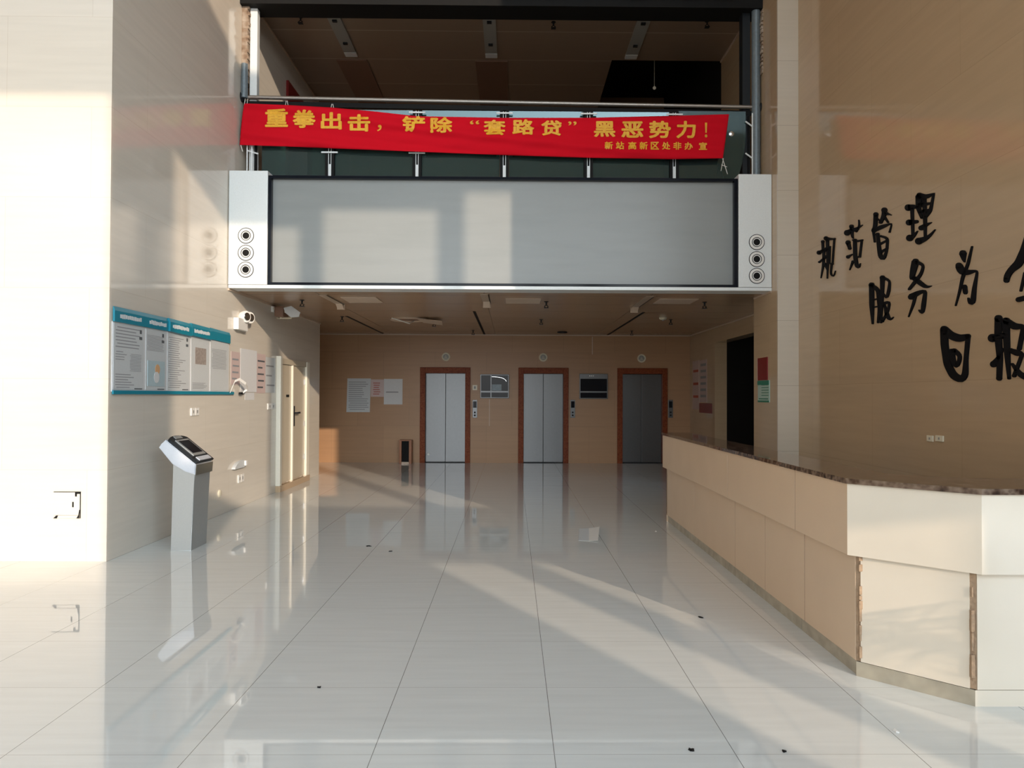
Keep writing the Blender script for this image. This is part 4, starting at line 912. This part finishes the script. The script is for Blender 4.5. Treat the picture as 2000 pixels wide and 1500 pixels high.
# ------------------------------------------------------------------ litter on the floor, and a sheet for a floor reflection
def bit(px, py, m_, label, s=.02):
    c = on(px, py, 2, 0); b = bmesh.new()
    for k in range(3):
        a = random.uniform(0, 3.1); d = Vector((math.cos(a), math.sin(a), 0))*s*random.uniform(.5, 1); q = Vector((random.uniform(-s, s), random.uniform(-s, s), 0))*.4
        n = Vector((-d.y, d.x, 0))*.35
        prism(b, [c+q-d-n, c+q+d-n*.4, c+q+d*.7+n, c+q-d*.6+n], (0, 0, .003+.002*k))
    for v in b.verts: v.co.z += .0005
    tag(obj('litter_scrap', b, m_), label, 'litter')
b = bmesh.new(); q = [on(x_, y_, 2, 0) for x_, y_ in ((1131, 1033), (1150, 1032), (1150, 1057), (1130, 1056))]  # pale two-part sheet painted in for a bright reflection in the floor
prism(b, [v+Vector((0, 0, .001)) for v in q], (0, 0, .002)); u_ = thing('reflection_sheet', 'pale sheet standing in for a bright reflection in the polished floor before the middle elevator', 'paper', tuple(on(1150, 1045, 2, 0)))
obj('near_half', b, 'paper_grey', u_)
b = bmesh.new(); q = [on(x_, y_, 2, 0) for x_, y_ in ((1150, 1032), (1171, 1031), (1168, 1058), (1150, 1057))]
prism(b, [q[0]+Vector((0, 0, .001)), q[1]+Vector((0, 0, .012)), q[2]+Vector((0, 0, .012)), q[3]+Vector((0, 0, .001))], (0, 0, .002)); obj('raised_half', b, 'white', u_)
bit(719, 1067, 'black', 'tiny dark scrap on the floor left of the long joint, farther of two', .03)
bit(762, 1077, 'black', 'tiny dark speck right of the farther dark scrap', .018)
bit(1367, 1206, 'black', 'dark scrap at the edge of the narrow sunlit streak', .024)
bit(1352, 1466, 'black', 'tangled dark scrap on the nearest floor tiles', .018)
bit(1531, 1468, 'black', 'small dark stub on the nearest tiles below the desk', .010)
bit(624, 1343, 'black', 'dark speck on the left part of the cross joint', .010)
bit(1750, 1428, 'white', 'small white scrap on the floor below the desk chamfer', .020)
bit(1281, 1038, 'white', 'tiny white crumb beside the far end of the reception desk', .014)

# ------------------------------------------------------------------ potted palm added outside the view to dapple the desk chamfer with shade
t = thing('shade_palm', 'unseen palm in a brown pot, added to cast dappled shade on the reception desk', 'plant', (3.45, 2.0, 0))
b = bmesh.new(); lathe(b, (3.45, 2.0, 0), (0, 0, 1), [(.13, 0), (.17, .15), (.19, .33), (.21, .36), (.18, .37)]); obj('pot', b, 'pot', t, True)
b = bmesh.new(); tube(b, (3.45, 2.0, .36), (3.46, 2.0, .75), .025, 10, .018); obj('stem', b, 'wood', t, True)
rnd = random.Random(3)
for k in range(13):
    az = k*2*math.pi/13+rnd.uniform(-.15, .15); L_ = rnd.uniform(.55, .8); up = rnd.uniform(.35, .9); b = bmesh.new(); prev = None
    ds = Vector((math.cos(az), math.sin(az), 0)); sd = Vector((-ds.y, ds.x, 0))
    for i in range(15):
        u = i/14; p = Vector((3.46, 2.0, .72))+ds*L_*u*.75+Vector((0, 0, up*u*1.3-up*1.15*u*u))
        if prev is not None:
            tube(b, prev, p, .004, 5)
            if i > 2:
                for sg in (-1, 1):
                    l2 = .20*math.sin(math.pi*(.15+.8*u)); tip = p+sd*sg*l2+ds*l2*.55-Vector((0, 0, .06+.04*u))
                    m_ = (p+tip)/2+ds*.008; prism(b, [p-ds*.008, m_-ds*.02, tip, m_+ds*.006], (0, 0, .0015))
        prev = p
    obj('frond', b, 'leaf', t)
